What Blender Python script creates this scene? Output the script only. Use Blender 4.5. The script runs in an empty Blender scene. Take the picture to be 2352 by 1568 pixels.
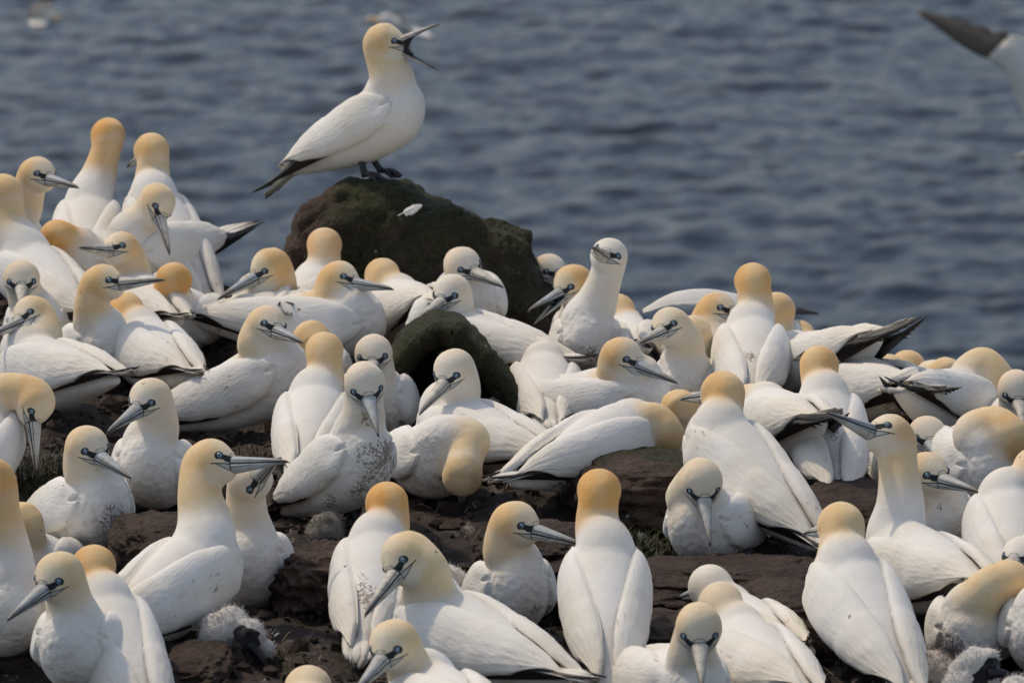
import bpy, bmesh, math, random
import numpy as np
from mathutils import Vector, Matrix

random.seed(7); np.random.seed(7)
S = bpy.context.scene
COL = S.collection
rad = math.radians

# ------------------------------------------------------------------ camera, light, exposure
CAM_H, PITCH, FPX = 2.94, rad(12.0), 14112.0          # eye height, downward tilt, focal length in 2352-px units
cam_data = bpy.data.cameras.new('camera'); cam = bpy.data.objects.new('camera', cam_data); COL.objects.link(cam)
cam.location = (0, 0, CAM_H); cam.rotation_euler = (rad(90) - PITCH, 0, 0)
cam_data.sensor_width = 36.0; cam_data.lens = 36.0 * FPX / 2352.0
cam_data.clip_start = 0.5; cam_data.clip_end = 30000
cam_data.dof.use_dof = True; cam_data.dof.focus_distance = 12.2; cam_data.dof.aperture_fstop = 10.0
S.camera = cam

SUN_EL, SUN_AZ = rad(56), rad(-50)                     # azimuth from straight ahead, minus = to the left
w = bpy.data.worlds.new('World'); S.world = w; w.use_nodes = True
nt = w.node_tree; nt.nodes.clear()
sky = nt.nodes.new('ShaderNodeTexSky'); sky.sky_type = 'NISHITA'; sky.sun_disc = False
sky.sun_elevation = SUN_EL; sky.sun_rotation = SUN_AZ
sky.air_density = 1.0; sky.dust_density = 1.6; sky.ozone_density = 1.0
bgn = nt.nodes.new('ShaderNodeBackground'); bgn.inputs['Strength'].default_value = 0.125
wo = nt.nodes.new('ShaderNodeOutputWorld')
hsv = nt.nodes.new('ShaderNodeHueSaturation'); hsv.inputs['Saturation'].default_value = 0.72
nt.links.new(sky.outputs[0], hsv.inputs['Color']); nt.links.new(hsv.outputs[0], bgn.inputs[0]); nt.links.new(bgn.outputs[0], wo.inputs[0])
sun_d = bpy.data.lights.new('sun', 'SUN'); sun = bpy.data.objects.new('sun', sun_d); COL.objects.link(sun)
sun_d.energy = 1.65; sun_d.angle = rad(2.0); sun_d.color = (1.0, 0.82, 0.58)      # thin high haze: weak sun, strong fill
sdir = Vector((math.sin(SUN_AZ) * math.cos(SUN_EL), math.cos(SUN_AZ) * math.cos(SUN_EL), math.sin(SUN_EL)))
sun.rotation_euler = sdir.to_track_quat('Z', 'Y').to_euler()
S.view_settings.view_transform = 'Standard'; S.view_settings.look = 'None'
S.view_settings.gamma = 1.0; S.view_settings.use_curve_mapping = False
S.view_settings.exposure = 0.24

# ------------------------------------------------------------------ helpers
VF = np.array((0, math.cos(PITCH), -math.sin(PITCH))); VR = np.array((1., 0, 0)); VU = np.array((0, math.sin(PITCH), math.cos(PITCH)))
CAMP = np.array((0, 0, CAM_H))
def pt(px, py, d, wz=0.0):                              # a point seen at (px, py), d metres along the view, wz nearer
    d = d - wz
    return CAMP + VF * d + VR * ((px - 1176) / FPX * d) + VU * (-(py - 784) / FPX * d)
def gd(py):                                             # how far the level ground seen at row py is
    return CAM_H / (math.sin(PITCH) + (py - 784) / FPX * math.cos(PITCH))
def nrm(v):
    v = np.asarray(v, float); n = np.linalg.norm(v); return v / n if n > 1e-9 else v
def sst(a, b, x):
    t = np.clip((np.asarray(x, float) - a) / (b - a), 0, 1); return t * t * (3 - 2 * t)

def _hash(ix, iy, iz, seed):
    h = (ix.astype(np.int64) * 374761393 + iy.astype(np.int64) * 668265263 + iz.astype(np.int64) * 2147483647 + seed * 1274126177) & 0xffffffff
    h = ((h ^ (h >> 13)) * 1274126177) & 0xffffffff
    h = (h ^ (h >> 16)) & 0xffffff
    return h / float(0xffffff)
def vnoise(p, seed=0):                                  # smooth value noise, -1..1
    p = np.asarray(p, float); i = np.floor(p).astype(np.int64); f = p - i; f = f * f * (3 - 2 * f)
    r = 0
    for dx in (0, 1):
        for dy in (0, 1):
            for dz in (0, 1):
                wgt = (f[:, 0] if dx else 1 - f[:, 0]) * (f[:, 1] if dy else 1 - f[:, 1]) * (f[:, 2] if dz else 1 - f[:, 2])
                r = r + wgt * _hash(i[:, 0] + dx, i[:, 1] + dy, i[:, 2] + dz, seed)
    return r * 2 - 1
def fbm(p, oct=4, seed=0, ridge=False):
    a, s, r = 1.0, 1.0, 0
    for k in range(oct):
        n = vnoise(np.asarray(p) * s + 17.3 * k, seed + k)
        r = r + a * ((1 - 2 * np.abs(n)) if ridge else n); a *= 0.5; s *= 2.03
    return r

def mesh_from(name, V, F, smooth=True):
    me = bpy.data.meshes.new(name); me.from_pydata([tuple(v) for v in V], [], F); me.update()
    if smooth: me.polygons.foreach_set('use_smooth', [True] * len(me.polygons))
    return me
def link(name, data, mat=None, parent=None):
    o = bpy.data.objects.new(name, data); COL.objects.link(o)
    if mat and data is not None and not data.materials: data.materials.append(mat)
    if parent is not None: o.parent = parent
    return o
def tag(o, label=None, cat=None, group=None, kind=None):
    if label: o['label'] = label
    if cat: o['category'] = cat
    if group: o['group'] = group
    if kind: o['kind'] = kind
    return o
def loft(rings, cap=True):                              # rings: equal-length lists of 3-d points
    n = len(rings[0]); V = [p for r in rings for p in r]; F = []
    for i in range(len(rings) - 1):
        for j in range(n):
            k = (j + 1) % n
            F.append((i * n + j, i * n + k, (i + 1) * n + k, (i + 1) * n + j))
    if cap:
        F.append(tuple(range(n - 1, -1, -1))); F.append(tuple(range((len(rings) - 1) * n, len(rings) * n)))
    return V, F
def join(parts):
    V, F = [], []
    for v, f in parts:
        o = len(V); V += [tuple(x) for x in v]; F += [tuple(i + o for i in q) for q in f]
    return V, F
def rotM(x, y, z, o=(0, 0, 0)):
    return Matrix(((x[0], y[0], z[0], o[0]), (x[1], y[1], z[1], o[1]), (x[2], y[2], z[2], o[2]), (0, 0, 0, 1)))

# ------------------------------------------------------------------ node materials
class NT:
    def __init__(s, name):
        s.m = bpy.data.materials.new(name); s.m.use_nodes = True; s.t = s.m.node_tree
        s.b = s.t.nodes['Principled BSDF']; s.out = s.t.nodes['Material Output']
    def n(s, typ, **kw):
        nd = s.t.nodes.new(typ)
        for k, v in kw.items(): setattr(nd, k, v)
        return nd
    def put(s, sock, v):
        if isinstance(v, bpy.types.NodeSocket): s.t.links.new(v, sock)
        elif v is not None:
            if sock.type == 'RGBA' and len(v) == 3: v = (*v, 1)
            sock.default_value = v
    def math(s, op, a, b=None, c=None, clamp=False):
        nd = s.n('ShaderNodeMath', operation=op); nd.use_clamp = clamp
        for i, v in enumerate((a, b, c)):
            if v is not None: s.put(nd.inputs[i], v)
        return nd.outputs[0]
    def vm(s, op, a, b=None, scale=None):
        nd = s.n('ShaderNodeVectorMath', operation=op); s.put(nd.inputs[0], a)
        if b is not None: s.put(nd.inputs[1], b)
        if scale is not None: s.put(nd.inputs['Scale'], scale)
        return nd.outputs['Value'] if op in ('LENGTH', 'DOT_PRODUCT', 'DISTANCE') else nd.outputs[0]
    def mix(s, f, a, b, blend='MIX'):
        nd = s.n('ShaderNodeMix', data_type='RGBA', blend_type=blend); s.put(nd.inputs[0], f); s.put(nd.inputs[6], a); s.put(nd.inputs[7], b)
        return nd.outputs[2]
    def ss(s, x, a, b):
        nd = s.n('ShaderNodeMapRange', interpolation_type='SMOOTHSTEP'); s.put(nd.inputs[0], x); nd.inputs[1].default_value = a; nd.inputs[2].default_value = b
        return nd.outputs[0]
    def attr(s, name, vec=False):
        nd = s.n('ShaderNodeAttribute', attribute_name=name); return nd.outputs['Vector' if vec else 'Fac']
    def obj(s): return s.n('ShaderNodeTexCoord').outputs['Object']
    def geo(s): return s.n('ShaderNodeNewGeometry').outputs['Position']
    def rnd(s): return s.n('ShaderNodeObjectInfo').outputs['Random']
    def scale(s, v, sc):
        nd = s.n('ShaderNodeMapping'); s.put(nd.inputs[0], v); nd.inputs['Scale'].default_value = sc; return nd.outputs[0]
    def noise(s, v, sc, det=4, rough=.55, col=False, dist=0.0):
        nd = s.n('ShaderNodeTexNoise'); s.put(nd.inputs['Vector'], v); nd.inputs['Scale'].default_value = sc
        nd.inputs['Detail'].default_value = det; nd.inputs['Roughness'].default_value = rough; nd.inputs['Distortion'].default_value = dist
        return nd.outputs['Color' if col else 'Fac']
    def voro(s, v, sc, feat='F1', out='Distance', rand=1.0):
        nd = s.n('ShaderNodeTexVoronoi', feature=feat); s.put(nd.inputs['Vector'], v); nd.inputs['Scale'].default_value = sc; nd.inputs['Randomness'].default_value = rand
        return nd.outputs[out]
    def bump(s, h, st=.5, d=.01, nin=None):
        nd = s.n('ShaderNodeBump'); s.put(nd.inputs['Height'], h); s.put(nd.inputs['Strength'], st); nd.inputs['Distance'].default_value = d
        if nin is not None: s.t.links.new(nin, nd.inputs['Normal'])
        return nd.outputs[0]
    def seg(s, p, a, b):                                # distance from p to the segment a-b
        a = Vector(a); b = Vector(b); ab = b - a
        pa = s.vm('SUBTRACT', p, tuple(a))
        t = s.math('DIVIDE', s.vm('DOT_PRODUCT', pa, tuple(ab)), ab.dot(ab), clamp=True)
        return s.vm('LENGTH', s.vm('SUBTRACT', pa, s.vm('SCALE', tuple(ab), scale=t)))
    def base(s, c, rough=.8, spec=.3, normal=None):
        s.put(s.b.inputs['Base Color'], c); s.put(s.b.inputs['Roughness'], rough); s.put(s.b.inputs['Specular IOR Level'], spec)
        if normal is not None: s.t.links.new(normal, s.b.inputs['Normal'])
        return s.m

WHITE = (0.77, 0.752, 0.71)
def specks(T, P, amount, sc=55):
    vo = T.n('ShaderNodeTexVoronoi', feature='F1'); T.put(vo.inputs['Vector'], T.vm('ADD', P, T.vm('SCALE', T.noise(P, 90, 2, col=True), scale=.012))); vo.inputs['Scale'].default_value = sc
    pick = T.n('ShaderNodeSeparateColor'); T.t.links.new(vo.outputs['Color'], pick.inputs[0])
    on = T.math('GREATER_THAN', pick.outputs[0], T.math('SUBTRACT', 1.0, amount))
    r = T.math('MULTIPLY', pick.outputs[1], .22)
    return T.math('MULTIPLY', on, T.math('LESS_THAN', vo.outputs['Distance'], r))

def mat_body():
    T = NT('plumage'); P = T.obj(); rn = T.rnd()
    P2 = T.vm('ADD', P, T.vm('SCALE', (3.1, 1.7, 5.3), scale=rn))
    hp = T.attr('head_pos', True); hd = T.attr('headness'); buff = T.attr('buff'); muck = T.attr('muck'); spot = T.attr('spot'); breast = T.attr('breast')
    tone = T.noise(P2, 9, 3)
    w = T.mix(T.ss(tone, .35, .75), WHITE, (.705, .67, .60))
    bc = T.mix(T.attr('orange'), (.755, .62, .39), (.69, .36, .10))
    bc = T.mix(T.ss(T.noise(P2, 30, 5, .65), .38, .72), bc, T.mix(.5, bc, (.66, .45, .20)))
    c = T.mix(buff, w, bc)
    # grime on the belly, splashes of nest mud
    n1 = T.noise(P2, 38, 5, .7); n2 = T.noise(P2, 190, 3, .6)
    g = T.math('MULTIPLY', muck, T.ss(T.math('ADD', T.math('MULTIPLY', n1, .7), T.math('MULTIPLY', n2, .3)), .40, .66))
    c = T.mix(T.math('MULTIPLY', g, .75), c, (.30, .225, .15))
    sp = T.math('MULTIPLY', T.ss(spot, .03, .5), T.ss(T.math('ADD', T.math('ADD', T.math('MULTIPLY', n1, .5), T.math('MULTIPLY', n2, .5)), T.math('MULTIPLY', spot, .10)), .55, .63))
    c = T.mix(T.math('MULTIPLY', sp, .74), c, (.115, .066, .042))
    c = T.mix(T.math('MULTIPLY', specks(T, P2, .012), .8), c, (.10, .075, .055))
    # black bare skin: lores, eye surround, gape line, line round the bill
    q = T.vm('MULTIPLY', hp, (1, 0, 1))
    lore = T.seg(q, (.0355, 0, .0050), (.060, 0, -.0010)); lor2 = T.seg(q, (.050, 0, -.0010), (.060, 0, -.0025)); gape = T.seg(q, (.022, 0, -.0092), (.060, 0, -.0085))
    eyer = T.vm('DISTANCE', q, (.0355, 0, .0058)); rim = T.seg(q, (.0535, 0, .003), (.0515, 0, .012)); gp2 = T.seg(q, (.030, 0, -.0092), (.058, 0, -.0215))
    def lt(d, r, e=.0008): return T.math('SUBTRACT', 1, T.ss(d, r - e, r + e))
    k = T.math('MAXIMUM', lt(lore, .0048), lt(gape, .0010, .0006)); k = T.math('MAXIMUM', k, lt(lor2, .0044)); k = T.math('MAXIMUM', k, lt(eyer, .0073)); k = T.math('MAXIMUM', k, T.math('MULTIPLY', lt(rim, .0007, .0005), .55))
    k = T.math('MAXIMUM', k, lt(gp2, .0008, .0005))
    ax = T.n('ShaderNodeSeparateXYZ'); T.t.links.new(q, ax.inputs[0])            # bare horn-coloured skin between the gape and the chin line
    below = T.math('LESS_THAN', ax.outputs[2], -.0088); above = T.math('GREATER_THAN', T.math('ADD', ax.outputs[2], T.math('MULTIPLY', T.math('SUBTRACT', ax.outputs[0], .030), .43)), -.0092)
    c = T.mix(T.math('MULTIPLY', T.math('MULTIPLY', below, above), T.math('MULTIPLY', hd, T.math('GREATER_THAN', ax.outputs[0], .030))), c, (.46, .46, .43))
    c = T.mix(T.math('MULTIPLY', k, hd), c, (.018, .022, .028))
    # feather relief
    vo = T.voro(T.vm('ADD', P2, T.vm('SCALE', T.noise(P2, 40, 2, col=True), scale=.02)), 62, 'SMOOTH_F1')
    fine = T.noise(T.scale(P2, (1, 1.6, 1.6)), 260, 3, .6)
    st = T.math('ADD', .10, T.math('MULTIPLY', breast, .38))
    h1 = T.bump(T.math('ADD', T.math('MULTIPLY', vo, -.6), T.math('MULTIPLY', T.noise(P2, 34, 3), 1.0)), st, .014)
    nb = T.bump(fine, .22, .003, h1)
    T.b.inputs['Sheen Weight'].default_value = .12; T.b.inputs['Sheen Roughness'].default_value = .6
    return T.base(c, .82, .22, nb)

def mat_wing(grime=1.0):
    T = NT('wing_plumage'); P = T.obj(); P2 = T.vm('ADD', P, T.vm('SCALE', (3.1, 1.7, 5.3), scale=T.rnd()))
    w = T.mix(T.ss(T.noise(P2, 8, 3), .35, .75), WHITE, (.70, .66, .575))
    tip = T.n('ShaderNodeSeparateXYZ'); T.t.links.new(P, tip.inputs[0])
    w = T.mix(T.math('MULTIPLY', T.ss(tip.outputs[0], -.12, -.36), .4), w, (.70, .62, .47))
    n1 = T.noise(T.scale(P2, (.5, 1.6, 1.6)), 55, 5, .7); n0 = T.noise(P2, 7, 2)
    c = T.mix(T.math('MULTIPLY', T.math('MULTIPLY', T.ss(n1, .58, .70), T.ss(n0, .52, .68)), .8), w, (.12, .085, .055))
    c = T.mix(T.math('MULTIPLY', specks(T, P2, .018), .85), c, (.09, .07, .05))
    shaft = T.n('ShaderNodeTexWave', wave_type='BANDS', bands_direction='Z'); T.put(shaft.inputs['Vector'], P); shaft.inputs['Scale'].default_value = 28; shaft.inputs['Distortion'].default_value = 9.0; shaft.inputs['Detail'].default_value = 2
    nb = T.bump(shaft.outputs['Fac'], .045, .006)
    fe = T.voro(T.vm('ADD', T.scale(P, (20, 44, 44)), T.vm('SCALE', T.noise(P2, 14, 2, col=True), scale=1.2)), 1.0, 'F1')
    nb = T.bump(T.math('POWER', fe, 2.0), .10, .010, nb)
    nb = T.bump(T.noise(T.scale(P2, (.35, 1.5, 1.5)), 150, 3, .6), .35, .004, nb)
    T.b.inputs['Sheen Weight'].default_value = .12
    return T.base(c, .78, .25, nb)

def mat_dark():
    T = NT('black_flight_feathers'); P = T.obj()
    c = T.mix(T.noise(T.scale(P, (.4, 2, 2)), 60, 4), (.013, .010, .009), (.038, .028, .022))
    nb = T.bump(T.noise(T.scale(P, (.2, 3, 3)), 120, 3), .4, .003)
    return T.base(c, .5, .4, nb)
def mat_tail():
    T = NT('tail_feathers'); P = T.obj(); sx = T.n('ShaderNodeSeparateXYZ'); T.t.links.new(P, sx.inputs[0])
    n = T.noise(T.scale(P, (.3, 3, 3)), 60, 4)
    c = T.mix(T.ss(T.math('ADD', sx.outputs[0], T.math('MULTIPLY', n, .10)), -.30, -.40), (.70, .67, .60), (.16, .115, .075))
    return T.base(c, .75, .25, T.bump(T.noise(T.scale(P, (.2, 3, 3)), 120, 3), .4, .003))
def mat_bill():
    T = NT('bill_horn'); P = T.obj(); s = T.n('ShaderNodeSeparateXYZ'); T.t.links.new(P, s.inputs[0]); x, y, z = s.outputs
    rn = T.rnd(); P2 = T.vm('ADD', P, T.vm('SCALE', (2, 3, 1), scale=rn))
    pale = T.mix(T.ss(rn, .3, .8), (.36, .40, .42), (.55, .52, .45))
    c = T.mix(T.ss(T.noise(P2, 60, 4), .4, .75), pale, (.30, .28, .245))
    c = T.mix(T.ss(x, .07, .112), c, (.22, .20, .175))
    mud = T.math('MULTIPLY', T.ss(T.noise(P2, 130, 4, .7), .60, .68), T.math('GREATER_THAN', rn, .45))
    c = T.mix(T.math('MULTIPLY', mud, .7), c, (.10, .06, .04))
    line = T.math('SUBTRACT', 1, T.ss(T.math('ABSOLUTE', z), .0010, .0020))
    gz = T.math('ABSOLUTE', T.math('SUBTRACT', z, T.math('SUBTRACT', .0086, T.math('MULTIPLY', x, .062))))
    gr = T.math('MULTIPLY', T.math('SUBTRACT', 1, T.ss(gz, .0004, .0010)), T.math('SUBTRACT', 1, T.ss(x, .085, .10)))
    g2 = T.math('ABSOLUTE', T.math('ADD', z, T.math('SUBTRACT', .0078, T.math('MULTIPLY', x, .09))))
    g2 = T.math('MULTIPLY', T.math('SUBTRACT', 1, T.ss(g2, .0003, .0008)), T.math('SUBTRACT', 1, T.ss(x, .05, .07)))
    edge = T.math('SUBTRACT', 1, T.ss(x, .0168, .0182))
    k = T.math('MAXIMUM', T.math('MAXIMUM', line, gr), T.math('MAXIMUM', g2, edge))
    c = T.mix(k, c, (.016, .020, .026))
    return T.base(c, .52, .3, T.bump(T.noise(P2, 220, 3), .15, .002))
def mat_eye():
    T = NT('pale_blue_eye'); P = T.vm('MULTIPLY', T.obj(), (1, 0, 1)); r = T.vm('LENGTH', P)
    c = T.mix(T.ss(r, .0010, .0014), (.005, .005, .006), (.17, .235, .29))
    c = T.mix(T.ss(r, .0044, .0050), c, (.04, .08, .13))
    c = T.mix(T.ss(r, .0058, .0063), c, (.012, .015, .02))
    return T.base(c, .12, .5)
def mat_plain(name, c1, c2, sc=60, rough=.7, bs=.4, bd=.004):
    T = NT(name); P = T.obj(); return T.base(T.mix(T.noise(P, sc, 4), c1, c2), rough, .3, T.bump(T.noise(P, sc * 2, 3), bs, bd))
M = dict(body=mat_body(), wing=mat_wing(), dark=mat_dark(), tail=mat_tail(), bill=mat_bill(), eye=mat_eye(),
         brown=mat_plain('brown_flight_feathers', (.10, .078, .06), (.18, .145, .11), 30),
         leg=mat_plain('grey_black_leg_skin', (.018, .018, .02), (.05, .048, .05), 90, .55),
         mouth=mat_plain('black_mouth_lining', (.008, .009, .012), (.02, .02, .026), 60, .4))
# ------------------------------------------------------------------ gannet: shared meshes in the trunk's own frame (x forward, z up)
TR = [(-.350, .012, .008, .018), (-.335, .020, .013, .017), (-.29, .036, .029, .014), (-.23, .054, .048, .010), (-.17, .070, .065, .005),
      (-.11, .080, .077, .001), (-.05, .083, .083, .0), (.0, .080, .083, .0), (.035, .070, .074, .002), (.062, .052, .056, .004), (.080, .030, .033, .006), (.088, .008, .009, .006)]
TR = [(a, w_ * .84, h_ * .94, z_) for a, w_, h_, z_ in TR]                      # a gannet is slim across the back
TRa = np.array([t[0] for t in TR])
def trunk_at(a): return [np.interp(a, TRa, [t[k] for t in TR]) for k in (1, 2, 3)]
def trunk_mesh():
    rings = []
    for a in np.concatenate([np.linspace(-.35, .06, 24), [.07, .08, .086]]):
        w_, h_, z_ = trunk_at(a)
        rings.append([(a, w_ * math.sin(t), z_ + h_ * math.cos(t) * (1.0 if math.cos(t) > 0 else 1.04)) for t in np.linspace(0, 2 * math.pi, 28, endpoint=False)])
    return loft(rings)
def hull(a, phi):                                       # the surface the folded wing lies on
    w_, h_, z_ = trunk_at(max(a, -.335))
    k = np.interp(a, [-.38, -.30, -.22, -.12], [1, 1, .6, 0.])
    w_ = max(w_, np.interp(a, [-.38, -.34, -.25, -.17, .1], [.024, .033, .051, .061, .0])); h_ = max(h_, np.interp(a, [-.38, -.34, -.25, -.17, .1], [.016, .024, .05, .064, .0]))
    return np.array((a, w_ * math.sin(phi), z_ + h_ * math.cos(phi))), np.array((0.0, math.sin(phi) / w_, math.cos(phi) / h_)) / math.hypot(math.sin(phi) / w_, math.cos(phi) / h_)
def wing_mesh(var, side):
    rs = random.Random(50 + var); NU, NV = 44, 30
    top = ([80, 60, 47, 34, 24, 12, 10, 30], [82, 62, 50, 40, 32, 20, 16, 36], [80, 58, 44, 28, 18, 8, 8, 28])[var]
    bot = ([84, 104, 117, 122, 121, 112, 92, 50], [86, 108, 124, 131, 130, 118, 98, 56], [84, 102, 114, 118, 116, 108, 90, 48])[var]
    us = [0, .05, .13, .28, .45, .68, .86, 1]
    a0 = .052; out, inn = [], []
    for i in range(NU + 1):
        u = (i / NU) ** 1.25
        for j in range(NV + 1):
            t = j / NV
            ft = rad(np.interp(u, us, top)); fb = rad(np.interp(u, us, bot)); phi = ft + (fb - ft) * t
            a1 = -.362 + .050 * t ** 2 + .009 * (1 - abs(math.sin(math.pi * (3.1 * t + .25 + .13 * var))) ** .7) + .004 * math.sin(t * 17 + var + side)
            a = a0 + (a1 - a0) * u + .028 * (1 - u) ** 4 * (1 - abs(2 * t - 1) ** 2) * -1
            p, n = hull(a, phi)
            e = 1 - abs(2 * t - 1) ** 5.5
            bul = .0045 + .0120 * e * sst(0, .16, u) * (1 - .55 * sst(.55, 1, u))
            # overlapping rows of feathers
            row = u * 9 + .35 * math.sin(t * 9 * math.pi) ** 2; fr = row - math.floor(row)
            bul += .0010 * (fr - .5) * sst(.22, .5, u) * e
            lng = t * 6.5 + u * 1.5; fl = lng - math.floor(lng)
            bul += .0011 * (fl - .5) * sst(.5, .8, u) * e
            if j in (0, NV) or i == 0: bul = -.003
            q = p + n * bul; r = p + n * (bul - (.012 if 0 < j < NV and 0 < i < NU else .001))
            out.append((q[0], q[1] * side, q[2])); inn.append((r[0], r[1] * side, r[2]))
    F = []; N1 = NV + 1; off = len(out)
    for i in range(NU):
        for j in range(NV):
            q = (i * N1 + j, i * N1 + j + 1, (i + 1) * N1 + j + 1, (i + 1) * N1 + j)
            F.append(q if side > 0 else q[::-1]); r = tuple(x + off for x in q); F.append(r[::-1] if side > 0 else r)
    bd = [i * N1 for i in range(NU + 1)] + [NU * N1 + j for j in range(1, N1)] + [i * N1 + NV for i in range(NU - 1, -1, -1)] + [j for j in range(NV - 1, 0, -1)]
    for x, y in zip(bd, bd[1:] + bd[:1]):
        q = (x, x + off, y + off, y); F.append(q if side > 0 else q[::-1])
    return mesh_from('wing', out + inn, F)
def blade(path, widths, nrmv, thick=.0018):             # a flat tapering feather along a path
    rings = []
    for k, p in enumerate(path):
        p = np.array(p); d = nrm(np.array(path[min(k + 1, len(path) - 1)]) - np.array(path[max(k - 1, 0)]))
        s = nrm(np.cross(nrmv, d)); up = np.cross(d, s); wd = widths[k]
        rings.append([p + s * wd, p + up * thick + s * wd * .3, p + up * thick - s * wd * .3, p - s * wd, p - up * thick])
    return loft(rings)
def primaries_mesh(var, side):
    parts = []
    for k in range(6):
        e = (-.430 + .017 * k, (.006 + .004 * k), .036 - .0055 * k + (.010, -.004, .022)[var])
        st = (-.13 - .018 * k, .0, .0); p0, n0 = hull(st[0], rad((113, 122, 109)[var] - 4 * k)); p0 = p0 + n0 * .0025
        p1, n1 = hull(-.24, rad((96, 104, 92)[var] - 9 * k)); p1 = p1 + n1 * (.001 + .0012 * k)
        path = []
        for t in np.linspace(0, 1, 9):
            path.append((1 - t) ** 2 * p0 + 2 * t * (1 - t) * p1 + t * t * np.array(e))
        W = [.010, .012, .0125, .0115, .010, .0082, .0062, .0040, .0008]
        nv = nrm(np.array((0, .75, .55)))
        parts.append(blade([(q[0], q[1] * side, q[2]) for q in path], W, nv * np.array((1, side, 1))))
    V, F = join(parts); return mesh_from('flight_feathers', V, F)
def tail_mesh(var):
    parts = []; rs = random.Random(var)
    for k in range(8):
        f = (k - 3.5) / 3.5; L = .385 + .038 * (1 - abs(f)) + rs.uniform(-.01, .01)
        e = (-L, f * .020 + rs.uniform(-.004, .004), .014 + .004 * (1 - abs(f)) + (0, .012, .028)[var] + rs.uniform(-.004, .004))
        path = [np.array((-.255, f * .024, .012)) * (1 - t) + np.array(e) * t + np.array((0, 0, .006 * math.sin(math.pi * t))) for t in np.linspace(0, 1, 7)]
        parts.append(blade(path, [.012, .0145, .016, .0155, .014, .0115, .004], np.array((0, -.2 * f, 1.0)), .0016 + .0006 * (3.5 - abs(k - 3.5))))
    V, F = join(parts); return mesh_from('tail', V, F)
def bill_mesh(upper):
    rings = []; L = .126
    for x in np.linspace(0, 1, 22):
        wdt = np.interp(x, [0, .18, .5, .8, .95, 1], [.0175, .0150, .0092, .0046, .0024, .0006])
        dp = np.interp(x, [0, .18, .5, .8, .93, 1], [.0158, .0150, .0108, .0066, .0042, .0006]) if upper else np.interp(x, [0, .18, .5, .8, .95, 1], [.0150, .0142, .0095, .0048, .0022, .0005])
        zo = -.0028 * max(0, (x - .80) / .2) ** 2 if upper else -.0006 - .0012 * max(0, (x - .80) / .2) ** 2
        xx = x * L if upper else x * (L - .004); r = []
        for t in np.linspace(0, math.pi, 11):
            s_ = math.copysign(abs(math.cos(t)) ** .8, math.cos(t)); r.append((xx, wdt * s_, zo + dp * math.sin(t) ** .85 * (1 if upper else -1)))
        for t in (.5, 0, -.5): r.append((xx, -wdt * t * .9, zo + (-.0004 if upper else .0004)))
        rings.append(r if not upper else r)
    V, F = loft(rings); me = mesh_from('bill', V, F); return me
def eye_mesh():
    bm = bmesh.new(); bmesh.ops.create_uvsphere(bm, u_segments=16, v_segments=10, radius=.0063)
    me = bpy.data.meshes.new('eye'); bm.to_mesh(me); bm.free(); me.polygons.foreach_set('use_smooth', [True] * len(me.polygons)); return me
ME = dict(upper=bill_mesh(True), lower=bill_mesh(False), eye=eye_mesh())
for v in range(3):
    ME['tail', v] = tail_mesh(v)
    for s_ in (1, -1): ME['wing', v, s_] = wing_mesh(v, s_); ME['prim', v, s_] = primaries_mesh(v, s_)
for k, m_ in ME.items():
    key = k if isinstance(k, str) else k[0]
    m_.materials.append(M[{'upper': 'bill', 'lower': 'bill', 'eye': 'eye', 'tail': 'tail', 'wing': 'wing', 'prim': 'dark'}[key]])
TRUNK = trunk_mesh()
HEADR = [(-.0445, .004, .004, 0), (-.041, .017, .017, 0), (-.032, .0285, .0285, .0), (-.018, .0375, .038, .0), (-.003, .0410, .0410, .0), (.009, .0398, .0398, -.001),
         (.018, .0368, .0380, -.0026), (.0265, .0318, .0342, -.0054), (.0335, .0264, .0292, -.0078), (.040, .0208, .0236, -.0092), (.044, .0168, .0188, -.0098), (.0465, .008, .010, -.0098)]
def spline(P, n):                                       # Catmull-Rom through the points
    P = [np.array(p, float) for p in P]; Q = [2 * P[0] - P[1]] + P + [2 * P[-1] - P[-2]]; out = []
    kn = [0.0]
    for a, b in zip(Q, Q[1:]): kn.append(kn[-1] + max(1e-6, np.linalg.norm(b - a)) ** .5)
    lens = np.r_[0, np.cumsum([np.linalg.norm(b - a) for a, b in zip(P, P[1:])])]
    for k in range(n + 1):
        x = lens[-1] * k / n; i = min(max(int(np.searchsorted(lens, x, 'right')) - 1, 0), len(P) - 2)
        f = (x - lens[i]) / max(1e-9, lens[i + 1] - lens[i]); p0, p1, p2, p3 = Q[i:i + 4]; t0, t1, t2, t3 = kn[i:i + 4]; t = t1 + (t2 - t1) * f
        A1 = p0 * (t1 - t) / (t1 - t0) + p1 * (t - t0) / (t1 - t0); A2 = p1 * (t2 - t) / (t2 - t1) + p2 * (t - t1) / (t2 - t1); A3 = p2 * (t3 - t) / (t3 - t2) + p3 * (t - t2) / (t3 - t2)
        B1 = A1 * (t2 - t) / (t2 - t0) + A2 * (t - t0) / (t2 - t0); B2 = A2 * (t3 - t) / (t3 - t1) + A3 * (t - t1) / (t3 - t1)
        out.append(B1 * (t2 - t) / (t2 - t1) + B2 * (t - t1) / (t2 - t1))
    return np.array(out)
def tube(path, radii, n=20):
    rings = []; ref = np.array((.13, .31, .94)); 
    prev = None
    for k in range(len(path)):
        d = nrm(path[min(k + 1, len(path) - 1)] - path[max(k - 1, 0)])
        x = nrm(np.cross(d, ref)) if prev is None else nrm(prev - d * np.dot(prev, d)); prev = x; y = np.cross(d, x)
        rings.append([path[k] + (x * math.cos(t) + y * math.sin(t)) * radii[k] for t in np.linspace(0, 2 * math.pi, n, endpoint=False)])
    return loft(rings)
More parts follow.
